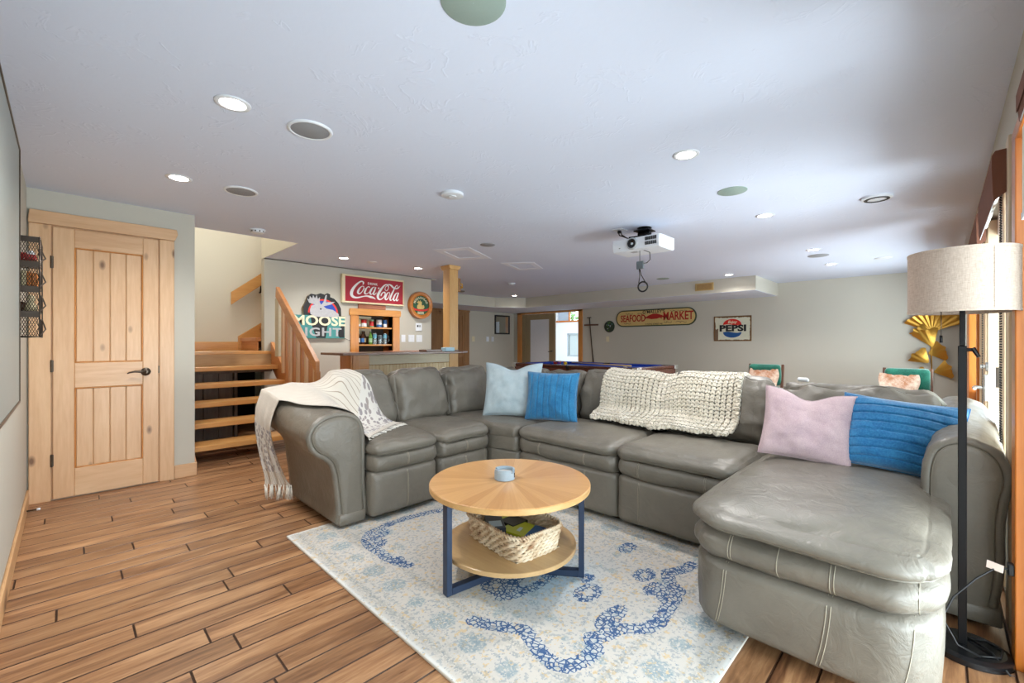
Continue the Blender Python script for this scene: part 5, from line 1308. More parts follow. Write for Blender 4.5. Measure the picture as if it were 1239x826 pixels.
poly([(-.155, -.035), (-.12, -.06), (-.05, -.07), (.05, -.07), (.12, -.055), (.155, -.035), (.15, -.075), (.11, -.09), (.05, -.10), (-.05, -.10), (-.12, -.09), (-.15, -.08)], fn, -.006, -.002).obj('red_banner', P_LRED, rs)
text_geo('BEER', .06, fY(4.25, 1.815-.132, 6.358), .001, bold=.001).obj('lettering', P_IVORY, rs)
g = G()
for i, ch_ in enumerate('MOOSEHEAD'):
    a = math.radians(158-i*17); cx_, cz_ = .128*math.cos(a), .128*math.sin(a); ro_ = a-PI/2
    gg = text_geo(ch_, .052, lambda u, v_, d: (4.25+cx_+u*math.cos(ro_)-v_*math.sin(ro_), 6.358-d, 1.815+cz_+u*math.sin(ro_)+v_*math.cos(ro_)), .001, bold=.001); g.add(gg.v, gg.f)
g.obj('curved_lettering', P_IVORY, rs)
# seafood sign
sf = thing('seafood_sign', (XB-.02, 4.72, 1.55), 'long oval cream seafood market sign with red lettering on the far wall', 'sign')
def stad(hw, hh): return [(hw-hh+hh*math.cos(a), hh*math.sin(a)) for a in np.linspace(-PI/2, PI/2, 16)]+[(-hw+hh+hh*math.cos(a), hh*math.sin(a)) for a in np.linspace(PI/2, 3*PI/2, 16)]
fn = fX(4.70, 1.755, XB-.022)
poly(stad(.97, .195), fn, -.022, 0).obj('dark_edge', plain('sign_dark_green', (58, 70, 52), .5), sf); poly(stad(.945, .17), fn, 0, .004).obj('cream_face', plain('aged_cream', (206, 178, 116), .55, var=.1), sf)
P_DRED = plain('sign_dark_red', (168, 36, 30), .5)
text_geo('SEAFOOD', .225, fX(5.22+.0, 1.745, XB-.027), .003, bold=.004, sx=.64).obj('lettering', P_DRED, sf)
text_geo('MARKET', .26, fX(4.13, 1.765, XB-.027), .003, bold=.005, sx=.69).obj('lettering', P_DRED, sf)
text_geo("O'MALLEY'S", .10, fX(4.70, 1.885, XB-.027), .002, bold=.001, spacing=1.05).obj('lettering', P_BLK, sf)
text_geo('12 KING STREET 40', .05, fX(4.70, 1.608, XB-.027), .002).obj('lettering', P_BLK, sf)
poly([(-.25, .05), (-.20, .03), (-.19, .005), (-.10, .05), (-.02, .075), (.08, .075), (.17, .05), (.24, .02), (.25, -.02), (.20, -.01), (.19, -.055), (.165, -.015), (.08, -.04), (-.05, -.045), (-.18, -.02), (-.235, -.07), (-.215, -.01)], fX(4.70, 1.765, XB-.026), 0, .004).obj('shrimp_figure', P_DRED, sf)
g = G()
for cy_, cz_, s_ in ((5.3, 1.865, 1), (4.98, 1.85, -1), (5.35, 1.635, 1), (4.2, 1.885, 1), (3.98, 1.87, -1), (4.35, 1.64, 1), (4.05, 1.635, -1)):
    g.tube([(XB-.0275, cy_-s_*(.10-.02*i)+.025*math.cos(i*1.1), cz_+.016*math.sin(i*1.3)) for i in range(11)], .0035, 4)
g.obj('scrollwork', P_BLK, sf, True)
# pepsi sign
pp = thing('cola_sign', (XB-.01, 3.02, 1.21), 'rusty rectangular tin cola sign with red and blue halves, far wall', 'sign')
M_TIN, nt, b = new_mat('rusted_tin'); v = coords(nt); rn = noise_(nt, v, 7, 5, .7)
sx = N(nt, 'ShaderNodeSeparateXYZ'); L(nt, v, sx.inputs[0])
ey = math_(nt, 'SUBTRACT', .355, math_(nt, 'ABSOLUTE', sx.outputs[1])); ez = math_(nt, 'SUBTRACT', .253, math_(nt, 'ABSOLUTE', math_(nt, 'SUBTRACT', sx.outputs[2], .253)))
em = math_(nt, 'MINIMUM', ey, ez)
rust = math_(nt, 'LESS_THAN', math_(nt, 'ADD', em, math_(nt, 'MULTIPLY', rn, -.10)), -.022); yel = math_(nt, 'LESS_THAN', em, .022)
left = math_(nt, 'MULTIPLY', math_(nt, 'GREATER_THAN', sx.outputs[1], .27), math_(nt, 'LESS_THAN', math_(nt, 'ADD', sx.outputs[2], math_(nt, 'MULTIPLY', rn, .1)), .30))
col = mix(nt, rn, s2l((206, 204, 178)), s2l((222, 222, 206))); col = mix(nt, yel, col, s2l((196, 150, 40))); col = mix(nt, math_(nt, 'MULTIPLY', math_(nt, 'MAXIMUM', rust, left), .9), col, s2l((96, 62, 34)))
L(nt, col, b.inputs['Base Color']); b.inputs['Roughness'].default_value = .5
G().cbox(XB-.012, XB-.001, 3.02-.355, 3.02+.355, 1.212, 1.718, .003).obj('tin_plate', M_TIN, pp)
fn = fX(3.02, 1.465, XB-.012)
text_geo('PEPSI', .17, fX(3.01, 1.466, XB-.0135), .0015, bold=.008, sx=1.33, spacing=1.02).obj('lettering', P_BLK, pp)
def wave(s): return [(x, (.06+.018*math.sin(x/.17*PI*.9))*s if False else s*.075-.012*math.sin(x/.175*PI)) for x in np.linspace(-.175, .175, 16)]
poly([(.175*math.cos(a), .075+.125*math.sin(a)*.95) for a in np.linspace(0, PI, 20)]+wave(1)[1:-1], fn, 0, .002).obj('red_cap', P_LRED, pp)
poly([(.175*math.cos(a), -.075+.115*math.sin(a)*.95) for a in np.linspace(PI, 2*PI, 20)]+[(x, -.075-.012*math.sin(x/.175*PI)) for x in np.linspace(.175, -.175, 16)][1:-1], fn, 0, .002).obj('blue_cup', plain('sign_deep_blue', (20, 78, 140), .4), pp)
text_geo('Enjoy', .075, fX(3.02, 1.466+.128, XB-.0145), .001, shear=.25, bold=.002).obj('lettering', P_IVORY, pp)
# small round wall plaque
rp = thing('round_plaque', (XB-.02, 5.87, 1.44), 'small dark green round plaque between the cross and the long sign', 'plaque')
G().lathe([(.001, .02), (.13, .02), (.145, .012), (.145, 0)], 32, T(XB, 5.87, 1.58) @ RY(-PI/2), cap=False).obj('disc', plain('dark_green_enamel', (40, 56, 44), .4), rp, True, angle=.5)
q = random.Random(4)
for k in range(16):
    a, r_ = q.uniform(0, 2*PI), q.uniform(.02, .11); G().sphere((XB-.024, 5.87+r_*math.cos(a), 1.58+r_*math.sin(a)), .012, 6, 5).obj('inlay', q.choice([P_TEAL, P_GOLDP, M_BOTG, P_GREY]), rp, True)
# thin cross
cr_ = thing('wall_cross', (XB-.02, 6.42, .7), 'tall thin dark wooden cross on the wall right of the glazed door', 'cross')
G().tube([(XB-.02, 6.45, 1.82), (XB-.02, 6.38, 1.1), (XB-.02, 6.32, .55)], [.010, .013, .018], 8).obj('shaft', M_BRONZE, cr_, True)
G().cbox(XB-.045, XB-.015, 6.18, 6.60, 1.615, 1.655, .004).obj('crossbar', M_WALNUT, cr_); G().cbox(XB-.035, XB-.01, 6.40, 6.52, 1.815, 1.835, .003).obj('top_bar', M_BRONZE, cr_)
# framed mirror picture
mp_ = thing('framed_mirror', (8.93, YF-.02, 1.42), 'small dark-framed mirror on the far wall beside the corner', 'mirror')
g = G()
for a in ((8.63, 8.67, 1.43, 1.98), (9.19, 9.23, 1.43, 1.98), (8.67, 9.19, 1.43, 1.47), (8.67, 9.19, 1.94, 1.98)): g.cbox(a[0], a[1], YF-.03, YF-.001, a[2], a[3], .004)
g.obj('frame', M_BLKPL, mp_)
mm, nt, b = new_mat('mirror_glass'); b.inputs['Metallic'].default_value = 1; b.inputs['Roughness'].default_value = .03; b.inputs['Base Color'].default_value = (.8, .9, .95, 1)
G().box(8.67, 9.19, YF-.012, YF-.006, 1.47, 1.94).obj('mirror_face', mm, mp_)
# switches and thermostat
def plate(name, fn, w, h, label, cat='light switch', gang=1, mat=M_WHPL):
    o0 = fn(0, 0, 0); t = thing(name, o0, label, cat)
    poly([(-w/2, -h/2), (w/2, -h/2), (w/2, h/2), (-w/2, h/2)], fn, 0.0005, .006).obj('cover_plate', mat, t, bevel=.0015)
    for k in range(gang):
        c = (k-(gang-1)/2)*.045; poly([(c-.015, -.032), (c+.015, -.032), (c+.015, .032), (c-.015, .032)], fn, .006, .010).obj('rocker', mat, t, bevel=.001)
plate('light_switch', fY(3.94, 1.25, 6.41), .075, .12, 'single white rocker switch left of the double switches')
plate('light_switch', fY(4.095, 1.25, 6.41), .115, .12, 'double white rocker switch, left one under the barrel sign', gang=2)
plate('light_switch', fY(4.25, 1.25, 6.41), .115, .12, 'double white rocker switch, right one under the barrel sign', gang=2)
th = thing('wall_thermostat', (4.235, 6.40, 1.44), 'white wall thermostat with two dark buttons under the barrel sign', 'thermostat')
G().cbox(4.175, 4.295, 6.39, 6.4095, 1.38, 1.51, .004).obj('body', M_WHPL, th)
G().cbox(4.195, 4.225, 6.386, 6.39, 1.445, 1.48, .001).obj('display', M_BLKPL, th); G().cbox(4.24, 4.262, 6.386, 6.39, 1.445, 1.48, .001).obj('button', plain('grey_button', (120, 120, 110), .5), th)
plate('light_switch', fY(7.83, 1.285, YF), .10, .14, 'single cream switch beside the brown closet doors', mat=M_CREAM)
plate('light_switch', fY(8.36, 1.285, YF), .10, .14, 'white switch below the mirror, left of the pair'); plate('light_switch', fY(8.55, 1.285, YF), .10, .14, 'white switch below the mirror, right of the pair')
plate('light_switch', fX(5.92, 1.27, XB), .085, .13, 'cream switch under the small round plaque', mat=M_CREAM)

# ================================================================== PROJECTION SCREEN and wall rack (left wall)
sc_ = thing('projection_screen', (XL, 2.2, .83), 'large grey fixed-frame projection screen on the left wall', 'screen')
G().box(XL+.008, XL+.030, 1.02, 3.405, .872, 2.168).obj('screen_fabric', plain('screen_grey', (150, 156, 152), .42), sc_)
for a in ((1.0, 1.022, .86, 2.18), (3.405, 3.418, .86, 2.18), (1.022, 3.405, .86, .873), (1.022, 3.405, 2.167, 2.18)): G().cbox(XL+.004, XL+.035, a[0], a[1], a[2], a[3], .002).obj('frame_bar', M_BRONZE, sc_)
M_MESH = plain('dark_wire_mesh', (66, 56, 48), .45, .6)
rk = thing('wire_wall_rack', (XL, 3.55, 1.2), 'dark wire mesh tiered wall rack beside the knotty pine door', 'rack')
RA, RB, RZ0, RZ1 = 3.50, 3.86, 1.205, 1.745
g = G()
for y in (RA, RB): g.tube([(XL+.004, y, RZ0), (XL+.10, y, RZ0), (XL+.10, y, RZ1), (XL+.004, y, RZ1), (XL+.004, y, RZ0+.001)], .0035, 6)
for z in (RZ0, RZ1):
    for x in (XL+.10, XL+.006): g.tube([(x, RA, z), (x, RB, z)], .0035, 6)
g.obj('outer_frame', M_MESH, rk, True)
HT = (RZ1-RZ0)/4
for k in range(4):
    z0 = RZ0+.004+k*HT; g = G()
    g.tube([(XL+.10, RA+.02, z0), (XL+.118, (RA+RB)/2, z0+HT*.3), (XL+.10, RB-.02, z0+HT*.75)], .0035, 6)
    g.box(XL+.004, XL+.098, RA+.003, RB, z0-.002, z0)                       # tier floor
    g.box(XL+.004, XL+.098, RA-.001, RA+.001, z0+HT*.74, z0+HT*.97)         # solid band of the end panel
    for i in range(10):
        x = XL+.006+.0102*i
        g.tube([(x, RA, z0), (min(XL+.098, x+.02), RA, z0+HT*.36), (x, RA, z0+HT*.74)], .0014, 4); g.tube([(x, RA, z0), (max(XL+.006, x-.02), RA, z0+HT*.36), (x, RA, z0+HT*.74)], .0014, 4)
    for i in range(22):
        y = RA+(RB-RA)*i/21; g.tube([(XL+.10, y, z0), (XL+.10, y, z0+HT*.7)], .0014, 4)
    g.tube([(XL+.10, RA, z0+HT*.7), (XL+.10, RB, z0+HT*.7)], .0025, 5)
    g.obj('mesh_pocket', M_MESH, rk)
for k, (z, c_, lb) in enumerate(((RZ0+.004+3*HT, (178, 34, 36), 'red and white toy in the top tier of the wire rack'), (RZ0+.004+2*HT, (214, 200, 160), 'cream and orange booklets in the second tier of the wire rack'), (RZ0+.004+HT, (206, 196, 160), 'cream figurine in the third tier of the wire rack'))):
    t = thing(['toy_car', 'booklet_stack', 'figurine'][k], (XL+.05, RA+.05, z), lb, ['toy', 'booklets', 'figurine'][k])
    m_ = plain('rack_item', c_, .5)
    if k == 0:
        place(soft(.038, .05, .022, (.02, .03, .018), n=6), T(XL+.05, RA+.06, z+.024)).obj('body', m_, t, True); G().sphere((XL+.066, RA+.03, z+.04), .018, 10, 8).obj('white_ball', M_WHPL, t, True)
    elif k == 1:
        for i in range(4): G().cbox(XL+.012+i*.020, XL+.030+i*.020, RA+.015, RA+.20, z+.001, z+.085-i*.004, .001).obj('booklet', [m_, plain('orange_paper', (200, 120, 50), .6)][i // 2], t)
    else:
        g = G(); g.lathe([(.026, .001), (.024, .03), (.012, .05), (.018, .065), (.012, .085), (.001, .09)], 14, T(XL+.066, RA+.04, z)); g.obj('body', m_, t, True)
        G().sphere((XL+.030, RA+.05, z+.026), .025, 10, 8).obj('round_base', M_BOTT, t, True)
ds = thing('door_stop', (XL+.014, 4.39, .035), 'small spring door stop with white tip on the left baseboard', 'door stop')
G().tube([(XL+.014+.0008*i, 4.39+.005*math.cos(i*1.2), .04+.005*math.sin(i*1.2)) for i in range(60)], .0016, 4).obj('spring', M_BRONZE, ds, True); G().cyl((XL+.06, 4.39, .04), (XL+.078, 4.39, .04), .008, 10).obj('tip', M_WHPL, ds, True)

# ================================================================== PROJECTOR
pj = thing('ceiling_projector', (3.55, 1.84, 2.06), 'white ceiling projector on a black mount with a dangling coiled cable', 'projector')
PX0, PX1, PY0_, PY1_, PZ0, PZ1 = 3.36, 3.64, 1.63, 2.06, 1.955, 2.065
M_ = T(0, 0, 0)
G().prism([(PX0, PZ0+.005), (PX0-.006, (PZ0+PZ1)/2), (PX0, PZ1-.004), (PX0+.05, PZ1), (PX1, PZ1), (PX1, PZ0+.012), (PX1-.03, PZ0), (PX0+.02, PZ0)], PY0_, PY1_, 'xz').obj('body', M_WHPL, pj, bevel=.006)
lz = G().lathe([(.038, .0), (.038, .012), (.045, .014), (.046, .004), (.052, 0)], 32, T(PX0-.004, 1.872, 2.012) @ RY(-PI/2), cap=False).obj('lens_ring', plain('light_grey_plastic', (176, 178, 180), .4), pj, True)
G().lathe([(.001, -.002), (.010, -.002), (.013, .001), (.026, .004), (.037, .012), (.038, .0)], 32, T(PX0-.006, 1.872, 2.012) @ RY(-PI/2), cap=False).obj('lens', plain('lens_glass', (16, 16, 20), .08), lz, True)
for r_ in range(2):
    for k in range(9): G().cbox(PX0-.010, PX0-.002, 1.655+k*.0115, 1.655+k*.0115+.006, 2.02-r_*.038, 2.048-r_*.038, .0005).obj('vent_slot', M_BLKPL, pj)
G().cbox(PX0-.007, PX0-.002, 1.985, 1.997, 1.985, 1.990, .0005).obj('sensor', M_BLKPL, pj); G().cbox(PX0+.05, PX0+.10, 1.86, 1.92, PZ0-.003, PZ0+.002, .001).obj('foot', plain('foot_grey', (170, 170, 172), .5), pj)
g = G(); g.cyl((3.55, 1.86, 2.15), (3.55, 1.86, 2.178), .03, 16); g.lathe([(.06, 2.1785), (.06, 2.172), (.035, 2.162)], 24, T(3.55, 1.86, 0)); g.obj('ceiling_plate', M_BLACK, pj, True, angle=.6)
g = G(); g.cbox(3.48, 3.62, 1.79, 1.93, 2.145, 2.156, .003); g.cbox(3.485, 3.615, 1.795, 1.925, 2.095, 2.106, .003); g.cyl((3.55, 1.805, 2.126), (3.55, 1.915, 2.126), .022, 14); g.obj('swivel_mount', M_BLACK, pj, True, angle=.6)
for dx, dy in ((-.13, .09), (.13, .09), (-.13, -.10), (.13, -.10)): G().tube([(3.55+dx*.4, 1.86+dy*.4, 2.10), (3.55+dx*.8, 1.86+dy, 2.09), (3.55+dx*.8, 1.86+dy, 2.064)], .008, 6).obj('mount_arm', M_BLACK, pj)
wp = G().cbox(3.40, 3.51, 2.00, 2.10, 2.172, 2.1785, .001).obj('ceiling_socket', M_WHPL, pj)
for off in (0, .025): G().tube([(3.455, 2.04+off, 2.172), (3.46, 2.03+off, 2.13), (3.47, 1.99, 2.10), (3.52, 1.95-off, 2.066)], .005, 6).obj('power_cable', M_BLKPL, pj, True)
G().cyl((3.455, 2.055, 2.148), (3.455, 2.055, 2.172), .014, 10).obj('plug', M_BLKPL, pj, True)
G().tube([(3.42, 1.835, 1.957), (3.42, 1.835, 1.86)], .003, 6).obj('hanging_wire', M_BLKPL, pj, True)
G().tube([(3.42, 1.80, 1.956), (3.42, 1.745, 1.93), (3.42, 1.74, 1.87), (3.42, 1.77, 1.845), (3.42, 1.81, 1.845)], .0035, 6).obj('hanging_wire', M_BLKPL, pj, True)
g = G(); g.cbox(3.41, 3.43, 1.80, 1.862, 1.80, 1.865, .002); g.obj('cable_adapter', plain('adapter_grey', (98, 106, 110), .5), pj)
G().tube([(3.42, 1.84, 1.80), (3.42, 1.835, 1.74), (3.42, 1.845, 1.68)], .004, 6).obj('hanging_wire', M_BLKPL, pj, True); G().tube([(3.42, 1.835, 1.80), (3.42, 1.82, 1.745), (3.42, 1.775, 1.67)], .004, 6).obj('hanging_wire', M_BLKPL, pj, True)
for r_ in (.040, .046): G().tube([(3.42+r_*.02, 1.808+r_*math.cos(a), 1.648+r_*.95*math.sin(a)) for a in np.linspace(0, 2*PI, 28)[:-1]], .004, 6, closed=True).obj('cable_coil', M_BLKPL, pj, True)

pj.location = (3.976, 2.061, 2.1668); pj.scale = (1.12, 1.12, 1.12)
# ================================================================== FLOOR LAMP
fl_ = thing('floor_lamp', (2.40, -.055, 0), 'black floor lamp with an oatmeal linen drum shade beside the chaise', 'lamp')
G().lathe([(.001, .028), (.10, .028), (.118, .020), (.12, .006), (.12, .001), (.001, .001)], 48, T(2.40, -.070, 0), cap=False).obj('base', plain('black_gloss_base', (20, 20, 22), .25), fl_, True, angle=.4)
G().cbox(2.388, 2.412, -.067, -.043, .028, 1.16, .002).obj('lower_pole', M_BLACK, fl_); G().cbox(2.392, 2.408, -.063, -.047, 1.16, 1.40, .002).obj('upper_pole', M_BLACK, fl_)
g = G(); g.cyl((2.40, -.067, 1.145), (2.40, -.084, 1.145), .007, 10); g.tube([(2.40, -.082, 1.152), (2.395, -.098, 1.118)], [.008, .006], 8); g.obj('height_knob', M_BLACK, fl_, True, angle=.6)
M_LINEN, nt, b = new_mat('oatmeal_linen'); v = coords(nt); wv = N(nt, 'ShaderNodeTexNoise'); mpz = N(nt, 'ShaderNodeMapping'); mpz.inputs['Scale'].default_value = (60, 60, 500); L(nt, v, mpz.inputs[0]); L(nt, mpz.outputs[0], wv.inputs['Vector']); wv.inputs['Scale'].default_value = 1
mp2 = N(nt, 'ShaderNodeMapping'); mp2.inputs['Scale'].default_value = (500, 500, 50); L(nt, v, mp2.inputs[0]); wv2 = N(nt, 'ShaderNodeTexNoise'); L(nt, mp2.outputs[0], wv2.inputs['Vector']); wv2.inputs['Scale'].default_value = 1
ff = math_(nt, 'ADD', math_(nt, 'MULTIPLY', wv.outputs['Fac'], .5), math_(nt, 'MULTIPLY', wv2.outputs['Fac'], .5))
lc = ramp(nt, ff, [(.35, s2l((184, 164, 148))), (.65, s2l((212, 196, 182)))]); L(nt, lc, b.inputs['Base Color']); b.inputs['Roughness'].default_value = .9
tr = N(nt, 'ShaderNodeBsdfTranslucent'); L(nt, lc, tr.inputs[0]); mx = N(nt, 'ShaderNodeMixShader'); mx.inputs[0].default_value = .25; L(nt, b.outputs[0], mx.inputs[1]); L(nt, tr.outputs[0], mx.inputs[2]); L(nt, mx.outputs[0], nt.nodes['Material Output'].inputs[0])
bump(nt, b, ff, .3, .002)
R_ = .153
sh_ = G().lathe([(R_-.003, 1.290), (R_, 1.288), (R_, 1.516), (R_-.003, 1.518), (R_-.003, 1.290)], 64, T(2.40, -.052, 0), cap=False).obj('drum_shade', M_LINEN, fl_, True, angle=.6)
for z in (1.286, 1.510): G().lathe([(R_-.004, z), (R_+.0015, z), (R_+.0015, z+.009), (R_-.004, z+.009)], 64, T(2.40, -.052, 0), cap=False).obj('shade_hem', M_LINEN, sh_, True, angle=.6)
G().cbox(-.001, .0025, -.004, .004, 1.29, 1.516, .0005, T(2.40, -.052, 0) @ RZ(math.radians(212)) @ T(R_-.001, 0, 0)).obj('shade_seam', M_LINEN, sh_)
g = G()
for k in range(3):
    a = 2*PI*k/3+.4; g.tube([(2.40, -.052, 1.40), (2.40+(R_-.003)*math.cos(a), -.052+(R_-.003)*math.sin(a), 1.30)], .0025, 5)
g.cyl((2.40, -.052, 1.38), (2.40, -.052, 1.44), .018, 12); g.obj('lamp_holder', M_BLACK, fl_, True)
G().sphere((2.40, -.052, 1.46), .03, 14, 10).obj('bulb', M_WHPL, fl_, True)
G().tube([(2.395, .003, 1.30), (2.395, .003, 1.20)], .0015, 5).obj('pull_chain', M_BRONZE, fl_, True); G().cyl((2.395, .003, 1.172), (2.395, .003, 1.20), .005, 10).obj('pull_knob', M_BLACK, fl_, True)
cdp = thing('lamp_cord', (2.40, -.15, .2), 'black lamp cord with paper tag plugged in at the right edge', 'cord')
G().tube([(2.33, -.10, .030), (2.30, -.04, .06), (2.31, .0, .14), (2.33, -.03, .22), (2.36, -.09, .30), (2.39, -.14, .345), (2.395, -.165, .35), (2.40, -.183, .35)], .0032, 8).obj('cord', M_BLKPL, cdp, True)
G().tube([(2.33, -.10, .032), (2.37, -.15, .031), (2.43, -.16, .032), (2.47, -.12, .031), (2.44, -.07, .033), (2.38, -.13, .036), (2.31, -.17, .008)], .0032, 8).obj('loose_cord', M_BLKPL, cdp, True)
G().cbox(-.022, .022, -.001, .001, -.014, .014, .0003, T(2.385, -.138, .352) @ RZ(1.2) @ RY(-.1)).obj('paper_tag', plain('tag_paper', (232, 208, 196), .7), cdp)
G().box(-.018, .018, -.0014, -.001, .004, .010, T(2.385, -.138, .352) @ RZ(1.2) @ RY(-.1)).obj('printed_strip', P_LRED, cdp)
g = G(); g.cbox(2.385, 2.42, -.186, -.170, .33, .37, .003); g.obj('plug', M_BLKPL, cdp)

# ================================================================== POOL TABLE
pt_ = thing('pool_table', (6.02, 4.1, 0), 'mahogany pool table with blue cloth behind the sofa', 'pool table')
M_MAH = wood('mahogany_rail', (64, 28, 20), (98, 46, 32), 'y', 1, .25, 0, coat=.5); M_FELT = plain('blue_felt', (22, 70, 178), .9, 0, .2, 300)
QX0, QX1, QY0, QY1 = 5.40, 6.65, 2.93, 5.30
G().box(QX0+.06, QX1-.06, QY0+.06, QY1-.06, .74, .795).obj('slate_bed', M_FELT, pt_)
for a in ((QX0, QX0+.11, QY0, QY1), (QX1-.11, QX1, QY0, QY1)): G().cbox(a[0], a[1], a[2], a[3], .79, .83, .008).obj('side_rail', M_MAH, pt_)
for a in ((QY0, QY0+.11), (QY1-.11, QY1)): G().cbox(QX0+.11, QX1-.11, a[0], a[1], .79, .83, .008).obj('end_rail', M_MAH, pt_)
for a in ((QX0+.11, QX0+.155, QY0+.2, 4.05), (QX0+.11, QX0+.155, 4.18, QY1-.2), (QX1-.155, QX1-.11, QY0+.2, 4.05), (QX1-.155, QX1-.11, 4.18, QY1-.2), (QX0+.2, QX1-.2, QY0+.11, QY0+.155), (QX0+.2, QX1-.2, QY1-.155, QY1-.11)):
    G().cbox(a[0], a[1], a[2], a[3], .795, .828, .008).obj('cushion_rail', M_FELT, pt_)
for a in ((QX0+.01, QX0+.05, QY0+.05, QY1-.05), (QX1-.05, QX1-.01, QY0+.05, QY1-.05), (QX0+.05, QX1-.05, QY0+.01, QY0+.05), (QX0+.05, QX1-.05, QY1-.05, QY1-.01)): G().cbox(*a, .58, .79, .006).obj('apron', M_MAH, pt_)
for x in (QX0+.10, QX1-.10):
    for y in (QY0+.12, QY1-.12, (QY0+QY1)/2):
        corner = abs(y-4.115) > .1
        G().lathe([(.058, .8305), (.075, .8305), (.078, .826), (.075, .80), (.055, .74), (.05, .74), (.055, .80)], 20, T(x-(0 if corner else math.copysign(.03, 6.02-x)), y, 0), cap=False).obj('pocket', M_BLKPL, pt_, True)
        if corner:
            sx_, sy_ = math.copysign(1, x-6.02), math.copysign(1, y-4.1)
            G().cbox(x+sx_*.105-.012, x+sx_*.105+.012, y+sy_*.0-.06, y+.13*sy_ if sy_ > 0 else y+.06, .76, .834, .004).obj('corner_plate', M_STEEL, pt_) if False else None
            G().cbox(min(x, x+sx_*.108), max(x, x+sx_*.108), min(y+sy_*.04, y+sy_*.128), max(y+sy_*.04, y+sy_*.128), .77, .834, .004).obj('corner_plate', M_STEEL, pt_)
            G().lathe([(.07, 0), (.055, .03), (.05, .25), (.085, .5), (.09, .58)], 16, T(x, y, 0)).obj('leg', M_MAH, pt_, True)
bc = [(232, 190, 40), (30, 60, 150), (200, 40, 36), (90, 40, 120), (224, 110, 40), (30, 110, 70), (120, 30, 36), (24, 24, 26), (236, 232, 220)]
bm_ = [plain('ball_colour', c_, .15) for c_ in bc]; k = 0
names_ = ['yellow', 'blue', 'red', 'purple', 'orange', 'green', 'maroon', 'black', 'white-banded']
for r_ in range(5):
    for i in range(r_+1):
        x = 6.02+(i-r_/2)*.058; y = 4.62+r_*.0505
        o = G().sphere((0, 0, 0), .0286, 16, 10).obj('pool_ball', bm_[k % 9], None, True); o.location = (x, y, .795+.0287)
        tag(o, names_[k % 9]+' pool ball, '+('apex of the rack' if r_ == 0 else 'row %s from the apex, %s' % (('two', 'three', 'four', 'five')[r_-1], ('leftmost', 'second from left', 'third from left', 'fourth from left', 'rightmost')[i if i < r_ else 4])), 'ball', 'pool balls racked on the blue cloth'); k += 1
o = G().sphere((0, 0, 0), .0286, 16, 10).obj('cue_ball', bm_[8], None, True); o.location = (5.72, 3.30, .8237); tag(o, 'white cue ball near the near corner of the pool table', 'ball')
o = G().tube([(0, 0, 0), (.35, 1.3, .0)], [.014, .006], 8).obj('cue_stick', wood('cue_maple', (196, 160, 108), (222, 190, 140), 'y', 1, .3), None, True); o.location = (5.62, 3.15, .845); tag(o, 'maple cue stick lying on the pool table', 'cue stick')
q = o

# ================================================================== GREEN CHAIRS with pelts
M_GREEN = fabric('green_velvet', (18, 78, 66), (36, 116, 96), 120, .5, .3)
M_FUR, nt, b = new_mat('tan_fur'); v = coords(nt); L(nt, ramp(nt, noise_(nt, v, 7, 5, .7), [(.4, s2l((188, 128, 92))), (.62, s2l((232, 214, 196)))]), b.inputs['Base Color']); b.inputs['Roughness'].default_value = 1; b.inputs['Sheen Weight'].default_value = .6; bump(nt, b, noise_(nt, v, 90, 3), 1, .01)
def chair(x, y, label, flabel, fy):
    t = thing('accent_chair', (x, y, 0), label, 'chair', None)
    # local coordinates: faces -x
    w = .26
    place(soft(.05, w-.03, .17, (.04, .05, .05), crown=(.01, 0, 0), n=12, wr=.003), T(x+.24, y, .66) @ RY(-.16)).obj('backrest', M_GREEN, t, True)
    place(soft(.27, w-.03, .055, (.06, .05, .04), crown=(0, 0, .015), n=12, wr=.003), T(x, y, .42)).obj('seat', M_GREEN, t, True)
    for s in (-1, 1):
        G().prism([(x+.20, .36), (x+.245, .36), (x+.335, .82), (x+.285, .83)], y+s*(w-.022)-.018, y+s*(w-.022)+.018, 'xz').obj('side_frame', M_WALNUT, t, bevel=.004)
        for lx in (-.24, .22): G().tube([(x+lx, y+s*(w-.04), .37), (x+lx*1.12, y+s*(w-.03), 0)], [.022, .014], 8).obj('leg', M_WALNUT, t, True)
        G().cbox(x-.26, x+.24, y+s*(w-.04)-.015, y+s*(w-.04)+.015, .33, .37, .003).obj('seat_rail', M_WALNUT, t)
    f = thing('fur_pelt', (x+.12, y+fy, .5), flabel, 'pelt')
    def fp(a, b_):
        yy = y+fy+(a-.5)*(.40+.03*math.sin(b_*12)); s = b_*.62
        if s < .25: xx, zz = x+.155+(.25-s)*.16, .745-s
        else: xx, zz = x+.14-(s-.25), .497
        zz = max(zz, .497); k = .008*noise.noise(Vector((a*9, b_*9, x)))
        return (xx+k, yy, zz+k+.012*math.sin(a*7))
    g = G(); g.grid(fp, 24, 24); n_ = len(g.v); g.add([(p[0]-.022, p[1], p[2]+.012) for p in g.v[:]], g.f[:])
    g.obj('fur', M_FUR, f, True)
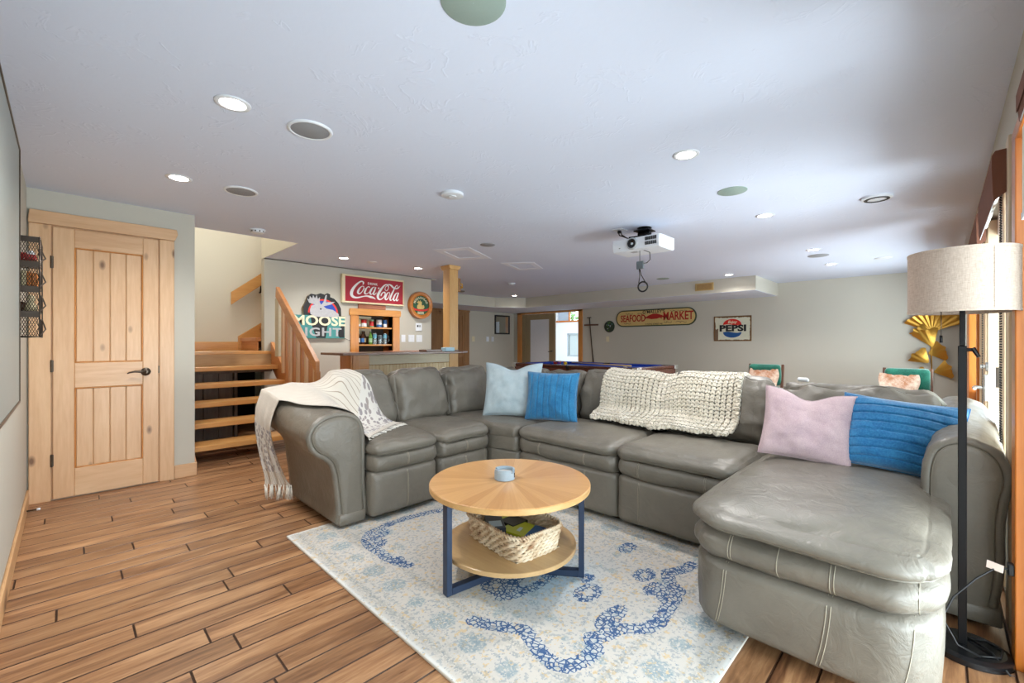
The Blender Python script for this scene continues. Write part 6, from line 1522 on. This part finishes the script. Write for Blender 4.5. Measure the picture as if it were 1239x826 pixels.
chair(7.75, 2.06, 'green velvet chair with wooden side frame behind the knit throw', 'tan and white fur pelt on the chair behind the knit throw', 0)
chair(7.75, .34, 'green velvet chair with wooden side frame left of the lamp pole', 'tan and white fur pelt on the chair next to the gold leaves', .08)
rm_ = thing('white_controller', (3.36, .63, .935), 'small white object on top of the sofa back', 'controller'); G().cbox(-.02, .02, -.03, .03, 0, .02, .006, T(3.33, .64, .925) @ RY(.3)).obj('body', M_WHPL, rm_)

# ================================================================== GOLD GINKGO LEAF SCULPTURE
gk_ = thing('gold_leaf_sculpture', (XB-.06, .12, .9), 'gold metal ginkgo leaf wall sculpture behind the lamp', 'wall sculpture')
def leaf(cy, cz, r, ang, spread, name='leaf', ribbed=False, off=.05, curl=.05):
    g = G()
    def fn_(a, b_):
        th_ = ang+(a-.5)*spread; rr_ = r*(.06+.94*b_)*(1+.05*math.sin(a*14)*b_-.10*math.exp(-((a-.5)/.06)**2)*b_)
        return (XB-off-curl*b_*b_*math.cos((a-.5)*3)-(.006*math.cos(a*60)*b_ if ribbed else 0), cy-rr_*math.cos(th_), cz+rr_*math.sin(th_))
    g.grid(fn_, 60 if ribbed else 24, 10); n_ = len(g.v); g.add([(p[0]+.003, p[1], p[2]) for p in g.v[:]], g.f[:]); g.obj(name, M_GOLD, gk_, True)
leaf(.11, 1.34, .34, PI/2, 2.3, ribbed=True); leaf(.03, 1.40, .30, PI/2-.6, 1.5, off=.03)
leaf(.10, 1.10, .30, PI/2+.35, 1.1); leaf(.16, 1.00, .22, .35, 1.6, off=.04); leaf(.14, .86, .24, PI-.75, 1.3, off=.07); leaf(.12, 1.22, .26, PI/2+.75, .9)
leaf(.10, .72, .22, .3, 1.4, off=.05); leaf(.12, .60, .22, PI-.5, 1.3)
G().tube([(XB-.03, .10, 1.36), (XB-.035, .12, 1.05), (XB-.035, .11, .55)], .008, 8).obj('stem', M_GOLD, gk_, True)
G().cyl((XB-.001, .11, 1.1), (XB-.04, .11, 1.1), .01, 8).obj('wall_fixing', M_GOLD, gk_, True)
